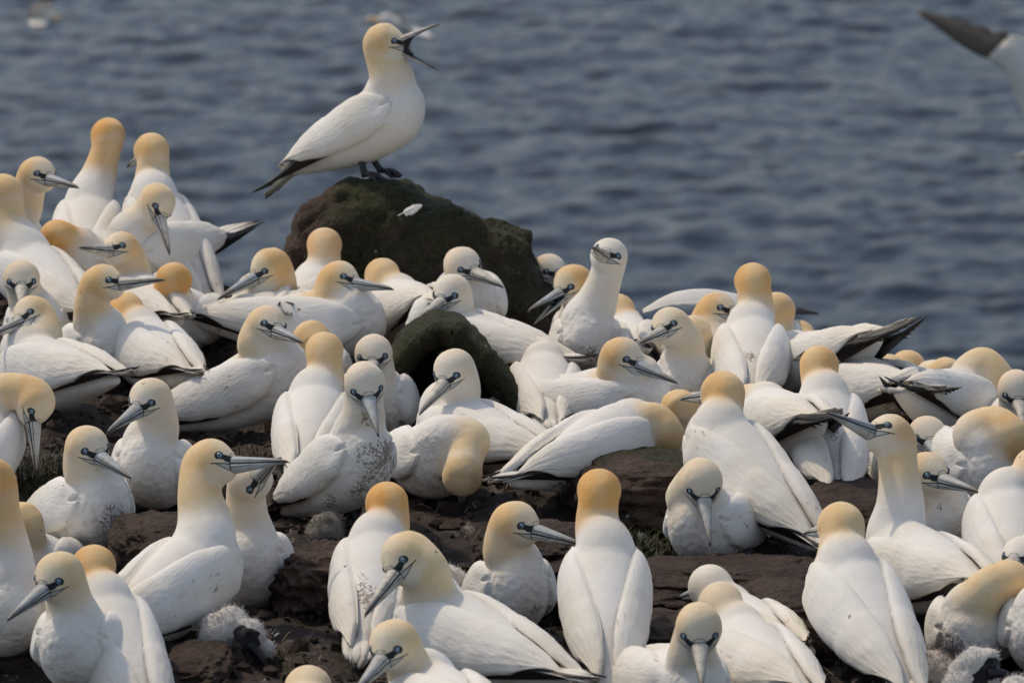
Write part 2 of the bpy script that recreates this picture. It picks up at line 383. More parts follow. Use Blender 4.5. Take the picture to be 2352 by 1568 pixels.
def fuse(V, F, voxel, it):                              # one closed skin over overlapping shapes
    me = bpy.data.meshes.new('tmp'); me.from_pydata([tuple(v) for v in V], [], F); me.update()
    o = bpy.data.objects.new('tmp', me); COL.objects.link(o)
    r = o.modifiers.new('r', 'REMESH'); r.mode = 'VOXEL'; r.voxel_size = voxel; r.use_smooth_shade = True
    if it: s_ = o.modifiers.new('s', 'SMOOTH'); s_.factor = .5; s_.iterations = it
    dg = bpy.context.evaluated_depsgraph_get(); dg.update()
    out = bpy.data.meshes.new_from_object(o.evaluated_get(dg)); bpy.data.objects.remove(o); bpy.data.meshes.remove(me)
    out.polygons.foreach_set('use_smooth', [True] * len(out.polygons))
    return out
def coords(me):
    a = np.empty(len(me.vertices) * 3); me.vertices.foreach_get('co', a); return a.reshape(-1, 3)
def fattr(me, name, val):
    at = me.attributes.new(name, 'FLOAT', 'POINT'); at.data.foreach_set('value', np.asarray(val, np.float32).ravel())
def vattr(me, name, val):
    at = me.attributes.new(name, 'FLOAT_VECTOR', 'POINT'); at.data.foreach_set('vector', np.asarray(val, np.float32).ravel())

NESTS = []                                              # where bodies meet the ground: x, y, z
SEATS = []
def gannet(label, base, head, bill, zb, chest, rump, zr, neck=(), hw=None, cr=None, buff=.75, orange=.3, muck=.45, spots=(), gape=0, s=1.0, roll=0,
           var=None, legs=None, tailup=0, tail_len=1.0, group='gannets of the cliff-top colony', ground=True, d=None, wings='folded', wpt=None, uphint=None, white=0.0, nb=None, voxel=.0062, nk_=1.0):
    rs = random.Random(sum(ord(c) * (i + 1) for i, c in enumerate(label)))
    var = rs.randrange(3) if var is None else var
    d = gd(base) if d is None else d; ppm = FPX / d
    C = pt(chest[0], chest[1], d)
    def ray_dir(p, q, L, z, dd):
        du, dv = (q[0] - p[0]) * dd / FPX, -(q[1] - p[1]) * dd / FPX
        dw = z * math.sqrt(max(L * L - du * du - dv * dv, 0)) if z else 0
        return nrm(VR * du + VU * dv - VF * dw)
    fwd = -ray_dir(chest, rump, .25 * s, zr, d)
    up = np.array((0, 0, 1.)) if uphint is None else nrm(VR * uphint[0] + VU * uphint[1] - VF * uphint[2])
    up = nrm(up - fwd * np.dot(up, fwd)); lat = np.cross(up, fwd)
    if roll: c_, s_ = math.cos(rad(roll)), math.sin(rad(roll)); up, lat = up * c_ + lat * s_, lat * c_ - up * s_
    if hw is None: hw = -np.dot(fwd, VF) * .055 * s
    Hd = pt(head[0], head[1], d, hw); bd = ray_dir(head, bill, .152 * s, zb, d - hw)
    mids = []
    for k, q in enumerate(neck):
        wz = q[2] if len(q) > 2 else hw * (k + 1) / (len(neck) + 1)
        mids.append(pt(q[0], q[1], d, wz))
    if not mids: mids = [(Hd - bd * .03 * s - np.array((0, 0, .055 * s)) + C + fwd * .01 + up * .055) / 2 if np.linalg.norm(Hd - C) > .12 * s else Hd - np.array((0, 0, .04 * s))]
    cu = nrm(Hd - mids[-1]) + np.array((0, 0, .7)) if cr is None else VR * cr[0] + VU * cr[1] - VF * cr[2]
    hu = nrm(cu - bd * np.dot(cu, bd)); hl = np.cross(hu, bd)
    root_z = (C - np.array((0, 0, .088 * s)))
    sb = s * 1.02; MT = rotM(fwd * sb, lat * sb, up * sb, C); MTi = MT.inverted()
    toL = lambda p: np.array(MTi @ Vector(p))
    MHn = np.array(MTi @ rotM(bd * s, hl * s, hu * s, Hd)); iMH = np.linalg.inv(MHn)
    # skin: trunk + neck + head in one
    nbase = [np.array((-.02, 0, .0)), np.array((.022, 0, .042))] if nb is None else [np.array((-.02, 0, 0.)), np.array(nb)]
    ctrl = nbase + [toL(m) for m in mids] + [toL(Hd - bd * .014 * s), toL(Hd + bd * .006 * s)]
    path = spline(ctrl, 40); seg = np.r_[0, np.cumsum(np.linalg.norm(np.diff(path, axis=0), axis=1))]; Ltot = seg[-1]
    fromhead = Ltot - seg
    rr = nk_ * .0372 + .038 * np.clip(1 - seg / min(.185, Ltot * .85), 0, 1) ** 1.7 - .0015 * np.exp(-((fromhead - .075) / .03) ** 2)
    nk = tube(path, rr)
    hr = []
    for a, w_, h_, z_ in HEADR:
        hr.append([(MHn @ np.array((a, w_ * 1.035 * math.sin(t), z_ + h_ * 1.03 * math.cos(t), 1)))[:3] for t in np.linspace(0, 2 * math.pi, 22, endpoint=False)])
    V, F = join([TRUNK, nk, loft(hr)])
    me = fuse(V, F, voxel, 5); co = coords(me)
    hc = (np.c_[co, np.ones(len(co))] @ iMH.T)[:, :3]
    rh = np.sqrt((hc[:, 0] / 1.25) ** 2 + hc[:, 1] ** 2 + (hc[:, 2]) ** 2)
    hd = 1 - sst(.050, .058, rh)
    dist = np.full(len(co), 9.0); arc = np.zeros(len(co))
    for k in range(0, len(path)):
        dk = np.linalg.norm(co - path[k], axis=1) - rr[k]; m_ = dk < dist; dist[m_] = dk[m_]; arc[m_] = fromhead[k]
    nearneck = 1 - sst(.016, .034, dist)
    lim = min(.17, Ltot * .72)
    mask = np.maximum(nearneck * (1 - sst(lim * .50, lim, arc)), hd)
    ed = np.empty(len(me.edges) * 2, np.int32); me.edges.foreach_get('vertices', ed); ea, eb = ed[::2], ed[1::2]; deg = np.bincount(ed, minlength=len(co)) + 1.0
    for _ in range(14): mask = (mask + np.bincount(ea, mask[eb], len(co)) + np.bincount(eb, mask[ea], len(co))) / deg
    wv = fbm(co * 30, 2, 3) * .08
    face = sst(.004, .050, hc[:, 0]) * hd; low = sst(.0, -.035, hc[:, 2]) * hd * .35; crown = sst(.012, .040, hc[:, 2]) * hd * sst(-.03, .02, hc[:, 0]) * .5
    bf = np.clip(1.2 * buff * mask * (1 - .46 * face) * (1 - low) * (1 - .45 * crown) * (1 - .6 * white * hd) + wv * mask * .5, 0, 1)
    og = np.clip(1.25 * orange * (1 - sst(.0, .03, hc[:, 0]) * hd) * (.55 + .6 * hd) * (.62 + .5 * sst(.004, .034, np.abs(hc[:, 1]))) + wv, 0, 1)
    fattr(me, 'buff', bf); fattr(me, 'orange', og); fattr(me, 'headness', hd); vattr(me, 'head_pos', hc * np.where(hc[:, :1] > 0, np.array([[1 / .79, 1, 1]]), np.array([[1., 1, 1]])))
    W = np.array(MT); wz = (np.c_[co, np.ones(len(co))] @ W.T)[:, :3]; zmin = wz[:, 2].min()
    fattr(me, 'breast', np.clip(sst(-.06, .06, co[:, 0]) * (1 - sst(.03, .08, co[:, 2])) * (1 - mask), 0, 1))
    fattr(me, 'muck', np.clip(muck * (1 - sst(.0, .15, wz[:, 2] - zmin)) * 1.3 + muck * .10, 0, 1) * (1 - mask))
    sp = np.zeros(len(co))
    for (x, y, r) in spots:                              # mud splashes seen on this bird
        u_ = wz - CAMP; dep = u_ @ VF; X = 1176 + (u_ @ VR) / dep * FPX; Y = 784 - (u_ @ VU) / dep * FPX
        sp = np.maximum(sp, 1 - sst(r * .2, r, np.hypot(X - x, Y - y)))
    fattr(me, 'spot', sp)
    rx, ry = C[0], C[1]
    root = bpy.data.objects.new('gannet', None); COL.objects.link(root); root.location = (rx, ry, zmin if legs is None else pt(0, legs, d)[2]); root.empty_display_size = .05
    RT = Matrix.Translation(root.location).inverted()
    tag(root, label, 'gannet', group)
    def part(name, mesh, M_, par=None, parM=None):
        o = link(name, mesh); o.parent = par or root
        o.matrix_local = M_ if parM is None else parM.inverted() @ M_
        return o
    MTl = RT @ MT
    me.name = 'gannet_body'; me.materials.append(M['body']); part('body', me, MTl)
    MH = RT @ rotM(bd * s, hl * s, hu * s, Hd)
    up_open = Matrix.Rotation(rad(-gape * .45), 4, 'Y'); dn_open = Matrix.Rotation(rad(gape * .55), 4, 'Y')
    off = Matrix.Translation((.0275 if gape < 30 else .019, 0, -.0086))
    part('upper_bill', ME['upper'], MH @ off @ up_open); part('lower_bill', ME['lower'], MH @ off @ dn_open)
    if gape > 12:
        mr = []
        for an in np.linspace(-gape * .45, gape * .55, 7):   # dark skin stretched between the mandibles, deepest at the gape
            k_ = 1 - abs((an + gape * .45) / gape * 2 - 1) ** 2; R_ = .050 - .017 * k_; ca, sa = math.cos(rad(an)), -math.sin(rad(an))
            mr.append([(R_ * ca, .0105, R_ * sa), (R_ * ca, -.0105, R_ * sa), (.006 * ca, -.0125, .006 * sa), (.006 * ca, .0125, .006 * sa)])
        part('mouth', mesh_from('mouth', *loft(mr)), MH @ off).data.materials.append(M['mouth'])
    for sd in (1, -1): part('eye', ME['eye'], MH @ Matrix.Translation((.0274, sd * .0244, .0056)) @ Matrix.Rotation(rad(-22 * sd), 4, 'Z'))
    if tailup: MTt = MTl @ Matrix.Translation((-.24, 0, .01)) @ Matrix.Rotation(rad(tailup), 4, 'Y') @ Matrix.Translation((.24, 0, -.01))
    else: MTt = MTl
    if tail_len != 1.0: MTt = MTt @ Matrix.Translation((-.27, 0, 0)) @ Matrix.Diagonal((tail_len, 1, 1, 1)) @ Matrix.Translation((.27, 0, 0))
    part('tail', ME['tail', var], MTt)
    if wings == 'folded':
        for sd in (1, -1):
            wg = part('wing', ME['wing', var, sd], MTl); part('flight_feathers', ME['prim', var, sd], MTl @ Matrix.Translation((-.2, 0, 0)) @ Matrix.Rotation(rad(tailup * .5), 4, 'Y') @ Matrix.Diagonal((tail_len, 1, 1, 1)) @ Matrix.Translation((.2, 0, 0)), wg, MTl)
    if legs is not None:
        for sd in (1, -1):
            hip = C - fwd * .125 * s - up * .050 * s + lat * .019 * sd * s; ft = np.array((hip[0], hip[1], pt(0, legs, d)[2])) + np.array((fwd[0], fwd[1], 0)) * .022 + np.array((lat[0], lat[1], 0)) * .012 * sd
            kn = (hip + ft) / 2 + np.array((fwd[0], fwd[1], 0)) * -.006
            pth = spline([hip, kn, ft], 8); o = np.array(root.location)
            lg = link('leg', mesh_from('leg', *tube(pth - o, [.013, .0115, .0098, .0088, .0080, .0078, .0082, .0092, .010], 10)), M['leg'], root)
            ff = nrm((fwd[0], fwd[1], 0)); fl = np.array((-ff[1], ff[0], 0)); parts = []
            toes = []
            for ang, L in ((-24, .046), (0, .056), (22, .050)):
                dr = ff * math.cos(rad(ang)) + fl * math.sin(rad(ang)) * sd
                e = ft + dr * L + np.array((0, 0, -.004 - .10 * L)); toes.append(e)
                parts.append(tube(spline([ft - o + (0, 0, .004), (ft + e) / 2 - o + (0, 0, .010), e - o + (0, 0, .003)], 6), [.0075, .0062, .0055, .005, .0045, .004, .0015], 8))
            wv_ = [ft - o + (0, 0, .006)]; web = []
            for a_, b_ in ((0, 1), (1, 2)):
                A, B = toes[a_] - o, toes[b_] - o; m_ = (A + B) / 2 - ff * .008; z = np.array((0, 0, .006)); z2 = np.array((0, 0, .003))
                web.append(([wv_[0], A + z * .6, m_ + z * .6, B + z * .6, wv_[0] - z2, A + z * .6 - z2, m_ + z * .6 - z2, B + z * .6 - z2], [(0, 1, 2, 3), (7, 6, 5, 4), (0, 4, 5, 1), (1, 5, 6, 2), (2, 6, 7, 3), (3, 7, 4, 0)]))
            link('foot', mesh_from('foot', *join(parts + web)), M['leg'], lg)
    if ground:
        lowest = wz[wz[:, 2] < zmin + .03].mean(axis=0)
        NESTS.append((lowest[0], lowest[1], zmin + .014)); 
    return root, dict(MT=MT, RT=RT, C=C, H=Hd, fwd=fwd, up=up, lat=lat, d=d, zmin=zmin, part=part, MTl=MTl)

def spread_wing(pts, chords, lead, name='wing', dark_from=.62, normal=(0, 0, 1), root=None, camber=.10):
    """open wing: pts along the leading edge from shoulder to tip, lead = direction from the leading to the trailing edge"""
    path = spline(pts, 30); n = len(path); ch = np.interp(np.linspace(0, 1, n), np.linspace(0, 1, len(chords)), chords); N = 12; lead = nrm(lead); normal = nrm(normal)
    def strip(i0, i1, notch):
        rs = []
        for i in range(i0, i1 + 1):
            c = ch[i] * (1 + (.10 * math.sin(i * 2.4) if notch else .03 * math.sin(i * 2.4)))
            r = [path[i] + lead * c * t + normal * (camber * c * math.sin(math.pi * min(1, t * 1.15)) + .010 * (1 - t) * min(1, c / .05)) for t in np.linspace(0, 1, N)]
            r += [path[i] + lead * c * t + normal * (camber * c * math.sin(math.pi * min(1, t * 1.15)) - .008 * (1 - t) * min(1, c / .05) - .0015) for t in np.linspace(1, 0, N)]
            rs.append(r)
        return loft(rs)
    k = int(n * dark_from)
    return strip(0, k, False), strip(k, n - 1, True)
# ------------------------------------------------------------------ sea
def build_sea():
    ZS = -28.0
    def axis(parts): return np.unique(np.round(np.concatenate(parts), 4))
    xs = axis([np.array([-9000, -2500, -700, -220, -110, -70]), np.linspace(-52, 52, 440), np.array([70, 110, 220, 700, 2500, 9000])])
    ys = axis([np.array([-400, -60, 30, 70, 85]), np.linspace(95, 215, 640), np.array([235, 280, 400, 800, 2500, 9000, 20000])])
    X, Y = np.meshgrid(xs, ys); rs = np.random.RandomState(3)
    Z = np.zeros_like(X)
    for k in range(90):
        L = 0.5 * (4.6 / 0.5) ** rs.rand(); th = rad(-75) + rs.randn() * 1.0        # wavelength, heading
        kx, ky = 2 * math.pi / L * math.cos(th), 2 * math.pi / L * math.sin(th)
        A = .0047 * L ** .72 * (.5 + rs.rand()); ph = rs.rand() * 6.28
        Z += A * (np.sin(kx * X + ky * Y + ph) + .25 * np.cos(2 * (kx * X + ky * Y + ph)))
    fade = sst(53, 48, np.abs(X)) * sst(90, 96, Y) * sst(225, 214, Y)
    Z = ZS + Z * fade
    nx = len(xs); V = np.c_[X.ravel(), Y.ravel(), Z.ravel()]
    i = np.arange(len(ys) - 1)[:, None] * nx + np.arange(nx - 1)[None]; F = np.stack([i, i + 1, i + nx + 1, i + nx], -1).reshape(-1, 4)
    T = NT('sea_water'); P = T.geo()
    h = T.bump(T.noise(T.scale(P, (1.0, 1.5, 1)), 1.5, 5, .6), .7, .14)
    h = T.bump(T.noise(T.scale(P, (1.0, 1.3, 1)), 6, 3, .6), .5, .05, h)
    T.b.inputs['IOR'].default_value = 1.333
    c = T.mix(T.noise(P, .08, 3), (.003, .011, .021), (.006, .017, .032))
    T.base(c, .16, .33, h)
    o = link('sea', mesh_from('sea', V, [tuple(q) for q in F.tolist()]), T.m); tag(o, kind='structure')
build_sea()

# ------------------------------------------------------------------ rocks
def mat_rock(name, moss, tint=1.0, guano=.5, span=None):
    T = NT(name); P = T.geo(); nor = T.n('ShaderNodeNewGeometry').outputs['Normal']; sz = T.n('ShaderNodeSeparateXYZ'); T.t.links.new(nor, sz.inputs[0])
    n1 = T.noise(P, 7, 6, .65); n2 = T.noise(P, 34, 5, .65); n3 = T.noise(P, 130, 3, .6)
    c = T.mix(T.ss(n1, .32, .7), tuple(x * tint for x in (.042, .026, .019)), tuple(x * tint for x in (.108, .072, .053)))
    c = T.mix(T.math('MULTIPLY', T.ss(n2, .5, .75), .6), c, tuple(x * tint for x in (.022, .015, .012)))
    if moss:
        mm = T.ss(T.math('ADD', T.math('MULTIPLY', T.noise(P, 4.2, 4, .6), .8), T.math('ADD', T.math('MULTIPLY', n2, .3), T.math('MULTIPLY', sz.outputs[2], .14))), .62 - moss * .22, .80 - moss * .20)
        if span:                                         # moss keeps to the damp middle of the rock
            px = T.n('ShaderNodeSeparateXYZ'); T.t.links.new(T.vm('ADD', P, T.vm('SCALE', T.noise(P, 6, 3, col=True), scale=.12)), px.inputs[0])
            mm = T.math('MULTIPLY', mm, T.math('MULTIPLY', T.ss(px.outputs[0], span[0], span[1]), T.math('SUBTRACT', 1, T.math('MULTIPLY', T.ss(px.outputs[0], span[2], span[3]), .75))))
        c = T.mix(T.math('MULTIPLY', mm, .92), c, T.mix(T.ss(n3, .3, .7), (.012, .016, .006), (.042, .047, .014)))
    gz = T.math('MULTIPLY', T.ss(T.noise(T.scale(P, (1, 1, .35)), 26, 5, .75), .66, .74), guano)
    c = T.mix(gz, c, (.42, .40, .37))
    c = T.mix(T.math('MULTIPLY', specks(T, P, .045, 42), .8 * min(1, guano * 2)), c, (.62, .60, .56))
    h = T.bump(n1, .7, .06); h = T.bump(n2, .95, .024, h); h = T.bump(n3, .8, .007, h)
    return T.base(c, .85, .25, h)
MOSSY = mat_rock('mossy_basalt', .82, 1.0, .22, (-.44, -.30, .08, .16)); DRY = mat_rock('bare_brown_rock', .0, .68, .5); GREY = mat_rock('weathered_grey_rock', .12, .95, .5)
def ridge_rock(name, label, outline, d, depth_front, depth_back, foot, amp, mat, seed, nx=150, nt=70, p=2.6, cat='rock'):
    """solid rock whose crest follows an outline; rounded front and back that run down into the ground"""
    xs = np.linspace(outline[0][0], outline[-1][0], nx); ys = np.interp(xs, [o[0] for o in outline], [o[1] for o in outline])
    k = np.ones(9) / 9; ys2 = np.convolve(np.r_[[ys[0]] * 4, ys, [ys[-1]] * 4], k, 'valid'); ys = .6 * ys2 + .4 * ys
    mid = (xs[0] + xs[-1]) / 2; half = (xs[-1] - xs[0]) / 2; rings = []
    for x, y in zip(xs, ys):
        e = max(1e-3, 1 - abs((x - mid) / half) ** 2.4) ** .5
        top = pt(x, y, d); bot = pt(x, foot, d); H = top - bot; r = []
        for t in np.linspace(0, math.pi, nt):
            cz = abs(math.sin(t)) ** (2 / p); cy = math.copysign(abs(math.cos(t)) ** (2 / p), math.cos(t))
            q = bot + H * cz + np.array((0, -1, 0)) * (cy * (depth_front if cy > 0 else depth_back) * (.35 + .65 * e))
            r.append(q)
        rings.append(r)
    V = np.array([p_ for r in rings for p_ in r]); nr = nt
    F = [(i * nr + j, i * nr + j + 1, (i + 1) * nr + j + 1, (i + 1) * nr + j) for i in range(nx - 1) for j in range(nr - 1)]
    F += [tuple(range(nr))[::-1], tuple(range((nx - 1) * nr, nx * nr))] + [((i + 1) * nr, (i + 1) * nr + nr - 1, i * nr + nr - 1, i * nr) for i in range(nx - 1)]
    o = link(name, mesh_from(name, V, F), mat); me = o.data
    nn = np.empty(len(V) * 3); me.vertices.foreach_get('normal', nn); nn = nn.reshape(-1, 3)
    dsp = fbm(V * 3.1, 3, seed) * amp * .45 + fbm(V * 7.5, 4, seed + 9, True) * amp * .5 + fbm(V * 22, 4, seed + 5, True) * amp * .2
    st = np.floor((V[:, 2] * 2.2 + V[:, 0] * 1.3 + fbm(V * 2.5, 2, seed + 3) * .6) * 4) ; dsp += (vnoise(np.c_[st, st * .3, st * .7] + .5, seed)) * amp * .04
    V2 = V + nn * dsp[:, None]; o2 = V2.mean(axis=0); o2[2] = V2[:, 2].min()
    me.vertices.foreach_set('co', (V2 - o2).ravel()); me.update(); o.location = o2
    return tag(o, label, cat)
def boulder_rock(name, label, px, py, base, rx, ry, rz, seed, mat, amp=.18, flat=0.0, yaw=0, group=None, sink=.25, sub=5, cat='rock'):
    d = gd(base); c = pt(px, py, d)
    bm = bmesh.new(); bmesh.ops.create_icosphere(bm, subdivisions=sub, radius=1); V = np.array([v.co[:] for v in bm.verts])
    V = np.sign(V) * np.abs(V) ** .78; V /= np.linalg.norm(V, axis=1)[:, None] ** .6
    n = nrm((0, 0, 1)); r = 1 + amp * fbm(V * 1.3 + seed, 3, seed) + amp * .55 * fbm(V * 3.4 + seed, 3, seed + 4, True) + amp * .30 * fbm(V * 9, 4, seed, True)
    st = np.round(V @ nrm((.3, .2, .9)) * 3.5 + fbm(V * 1.6, 2, seed + 1) * .7); r += amp * .35 * vnoise(np.c_[st, st * .37, st * .11] + .5, seed)
    V = V * r[:, None]; V[:, 2] = np.where(V[:, 2] > .72, .72 + (V[:, 2] - .72) * (1 - flat), V[:, 2])
    s = d / FPX; V = V * np.array((rx * s, rz, ry * s)); cy, sy = math.cos(rad(yaw)), math.sin(rad(yaw)); V = V @ np.array(((cy, sy, 0), (-sy, cy, 0), (0, 0, 1)))
    for v, p_ in zip(bm.verts, V): v.co = p_
    me = bpy.data.meshes.new(name); bm.to_mesh(me); bm.free(); me.polygons.foreach_set('use_smooth', [True] * len(me.polygons))
    o = link(name, me, mat); o.location = c; return tag(o, label, cat, group)

BD = gd(735)
ridge_rock('mossy_boulder', 'large dark mossy boulder with a calling gannet standing on its top', [(630, 660), (642, 560), (660, 505), (700, 462), (712, 452), (735, 432), (790, 410), (850, 408), (905, 416), (960, 430), (1040, 462), (1100, 492), (1150, 508), (1202, 530), (1234, 575), (1262, 628), (1284, 676), (1304, 735), (1322, 800)], BD, .16, .42, 900, .030, MOSSY, 11)
def arch_rock():
    d = gd(985); out = [(872, 905), (884, 862), (905, 822), (945, 768), (1000, 738), (1052, 748), (1100, 785), (1150, 838), (1192, 890), (1226, 950)]
    n = 90; t = np.linspace(0, 1, n); a = np.array(out, float); xs = np.interp(t, np.linspace(0, 1, len(a)), a[:, 0]); ys = np.interp(t, np.linspace(0, 1, len(a)), a[:, 1])
    tx, ty = np.gradient(xs), np.gradient(ys); L = np.hypot(tx, ty); nx_, ny_ = -ty / L, tx / L          # inward in the picture = downward
    V, F = [], []; prof = []
    th = 40 + 14 * sst(.45, .9, t)
    m = 26; rings = []
    for i in range(n):
        r = []
        for q in np.linspace(0, 2 * math.pi, m, endpoint=False):
            c_, s_ = math.copysign(abs(math.cos(q)) ** .8, math.cos(q)), math.copysign(abs(math.sin(q)) ** .8, math.sin(q))
            e = .5 - .5 * c_                                # 0 outer edge .. 1 inner edge
            r.append(pt(xs[i] + nx_[i] * th[i] * e, ys[i] + ny_[i] * th[i] * e, d, -.16 + .20 * s_))
        rings.append(r)
    V, F = loft(rings); V = np.array(V)
    # back wall of the hollow
    o = link('arched_rock', mesh_from('arched_rock', V, F), MOSSY); me = o.data
    nn = np.empty(len(V) * 3); me.vertices.foreach_get('normal', nn); nn = nn.reshape(-1, 3)
    V2 = V + nn * (fbm(V * 5, 3, 31) * .018 + fbm(V * 14, 3, 33, True) * .009)[:, None]; c = V2.mean(axis=0); c[2] = V2[:, 2].min()
    me.vertices.foreach_set('co', (V2 - c).ravel()); me.update(); o.location = c
    tag(o, 'low dark mossy rock arching over a black hollow between sitting gannets', 'rock')
    b = ridge_rock('hollow_back', None, [(868, 930), (905, 850), (955, 790), (1010, 765), (1070, 790), (1140, 860), (1215, 960)], d + .36, .12, .12, 1080, .02, DRY, 35, 60, 30); b.parent = o; b.matrix_parent_inverse = Matrix.Translation(o.location).inverted()
    del b['category']
arch_rock()
boulder_rock('grey_rock', 'flat-topped grey brown rock behind the orange-headed gannet with its back turned', 1475, 1125, 1215, 145, 88, .16, 3, GREY, .16, .7, 8)
boulder_rock('rock_slab', 'smooth brown rock slab between the dirty-tailed gannet and the long-necked one', 1955, 1180, 1220, 150, 62, .18, 5, DRY, .12, .6, -10)
boulder_rock('brown_boulder', 'blocky brown boulder behind the three clustered heads', 1800, 1435, 1480, 108, 92, .15, 8, DRY, .15, .6, 10)
boulder_rock('rock_ledge', 'low brown rock ledge running under the gannet that looks straight down', 1690, 1345, 1400, 225, 40, .16, 12, DRY, .26, .3, 4)
boulder_rock('peat_mound', 'reddish brown peat nest mound below the mud-splashed standing gannet', 755, 1345, 1400, 112, 92, .15, 15, mat_rock('red_brown_peat', 0, .85, .05), .24, .2, 0, cat='nest mound')
boulder_rock('sloping_rock', 'brown sloping rock showing between the long-necked gannet and the dirty-bellied one', 370, 1250, 1330, 110, 62, .14, 21, DRY, .14, .3, 12)
boulder_rock('low_rock', 'low dark rock in front of the tall white chick-guarding gannet', 448, 1538, 1580, 72, 40, .12, 24, DRY, .18, .3, -6)
boulder_rock('low_rock', 'low dark brown rock right of the gannet with wings folded on its back', 1270, 1275, 1330, 120, 42, .14, 27, DRY, .28, .2, 5)
boulder_rock('low_rock', 'flat dark rock below the peering gannet, right of the brown boulder', 1560, 1470, 1520, 130, 40, .14, 29, DRY, .28, .2, 5)
# ------------------------------------------------------------------ the gannets
G = gannet
# top of the mossy boulder
G('gannet calling with wide open bill, standing on top of the mossy boulder', 0, (889, 97), (1030, 98), 1, (903, 255), (738, 362), -1, [(900, 185, .02)], d=BD, nk_=1.16, tailup=-11, gape=52, legs=412, var=2, muck=.05, hw=.03, buff=.9, orange=.25, white=.1, ground=False, tail_len=1.18)
# far left group
G('tall gannet seen from behind, bill hanging down beside its neck, against the sea', 690, (247, 312), (182, 395), -1, (206, 505), (203, 620), 1, [(228, 400)], buff=1, orange=.75, cr=(.2, 1, .1))
G('gannet seen from behind with its grey bill turned to the left, against the sea', 720, (347, 345), (282, 372), -1, (352, 490), (450, 650), 1, [(350, 420)], buff=.9, orange=.4)
G('gannet at the edge looking right with a brownish bill held level', 745, (88, 400), (190, 425), 1, (30, 560), (-60, 600), -1, [(55, 475)], buff=.85, orange=.35)
G('gannet bowing its head so that the black-tipped bill points straight down', 770, (363, 465), (402, 582), 1, (310, 580), (440, 575), -1, [(335, 500, .02)], cr=(.75, .35, .4), tailup=5, tail_len=1.35, buff=.8, orange=.15)
G('resting gannet whose buff head is tucked low behind a white back', 770, (130, 545), (60, 575), -1, (190, 610), (300, 600), -1, [(165, 560)], buff=1, orange=.7)
G('big white gannet at the edge with its head cut off by the frame', 800, (5, 440), (-90, 475), -1, (60, 620), (190, 720), 1, [(25, 520)], buff=.9, orange=.4)
G('gannet peering left, pale eye and bill just above a white shoulder', 805, (277, 572), (190, 562), 1, (300, 690), (392, 740), 1, [(305, 625)], buff=.9, orange=.35, hw=.05)
G('gannet preening its back, only an orange streaked nape showing', 840, (400, 645), (430, 735), -1, (400, 735), (455, 740), -1, [(392, 680)], cr=(-.2, .5, .9), buff=.9, orange=.8)
G('gannet staring at the camera with its bill hidden behind a neighbour', 850, (50, 640), (58, 705), 1, (85, 755), (140, 760), -1, [(62, 690, .02)], cr=(0, 1, .5), buff=.6, orange=.3, spots=[(85, 633, 6)])
G('upright gannet looking right with a brown stained bill and a dark spot on its nape', 905, (238, 648), (381, 634), 1, (232, 800), (150, 850), -1, [(222, 750), (212, 700)], buff=1, orange=.35, spots=[(188, 672, 9), (275, 815, 30)], muck=.2)
G('gannet hunched with only the back of its buff head showing beside dark wingtips', 900, (288, 712), (235, 705), -1, (325, 800), (420, 860), 1, [(300, 755)], buff=.9, orange=.5)
G('gannet at the edge looking left, blue-ringed eye, wing spread low across its side', 960, (72, 722), (-20, 765), 1, (72, 850), (225, 880), 1, [(100, 775)], buff=.8, orange=.2, var=2, spots=[(262, 855, 22)])
G('gannet at the edge reaching down into the grass with its dirty bill', 1140, (82, 925), (96, 1082), 1, (-30, 990), (-70, 1130), 1, [(20, 900)], cr=(.8, .5, .3), buff=.85, orange=.35, hw=.05)
G('gannet with a rust-stained bill and grey dirty belly facing the camera', 1200, (342, 915), (252, 982), 1, (345, 1065), (378, 1120), -1, [(362, 985, .02)], buff=.65, orange=.2, muck=1.0, white=.25, spots=[(330, 880, 7)])
G('gannet looking right over its shoulder, wing folded on a mud-freckled flank', 1265, (203, 1025), (310, 1086), 1, (222, 1160), (105, 1215), -1, [(195, 1085, .02)], buff=.7, orange=.2, muck=.9, spots=[(262, 1190, 50), (100, 1140, 26)])
# bottom left
G('gannet whose head peeps out behind a white neck at the edge', 1330, (48, 1200), (-40, 1240), -1, (62, 1310), (120, 1330), -1, [(58, 1255)], buff=.95, orange=.4)
G('gannet at the edge with only its white neck and breast in the frame', 1570, (-25, 1100), (-150, 1120), 1, (20, 1400), (-50, 1440), -1, [(18, 1270), (2, 1180)], buff=.9, orange=.6, muck=.4)
G('long-necked gannet bending its level blue-grey bill over its mate', 1475, (487, 1060), (668, 1046), 1, (462, 1310), (285, 1450), 1, [(470, 1200), (458, 1125)], s=1.08, buff=.95, orange=.25, var=2, muck=.35, spots=[(545, 1325, 42)])
G('slim gannet with bill raised, crossing bills with its long-necked mate', 1410, (572, 1105), (640, 1045), 1, (572, 1290), (582, 1370), -1, [(566, 1180)], cr=(-.6, .3, .6), buff=.5, orange=.3, muck=.4)
G('gannet seen from behind with wings laid side by side, beside the watermark-free corner', 1590, (215, 1300), (190, 1250), -1, (238, 1430), (335, 1600), 1, [(218, 1360)], buff=1, orange=.55)
G('clean gannet in the corner pointing its blue-grey bill down to the left', 1640, (132, 1320), (25, 1408), 1, (172, 1480), (225, 1540), -1, [(160, 1385, .02)], buff=.9, orange=.12, muck=.25)
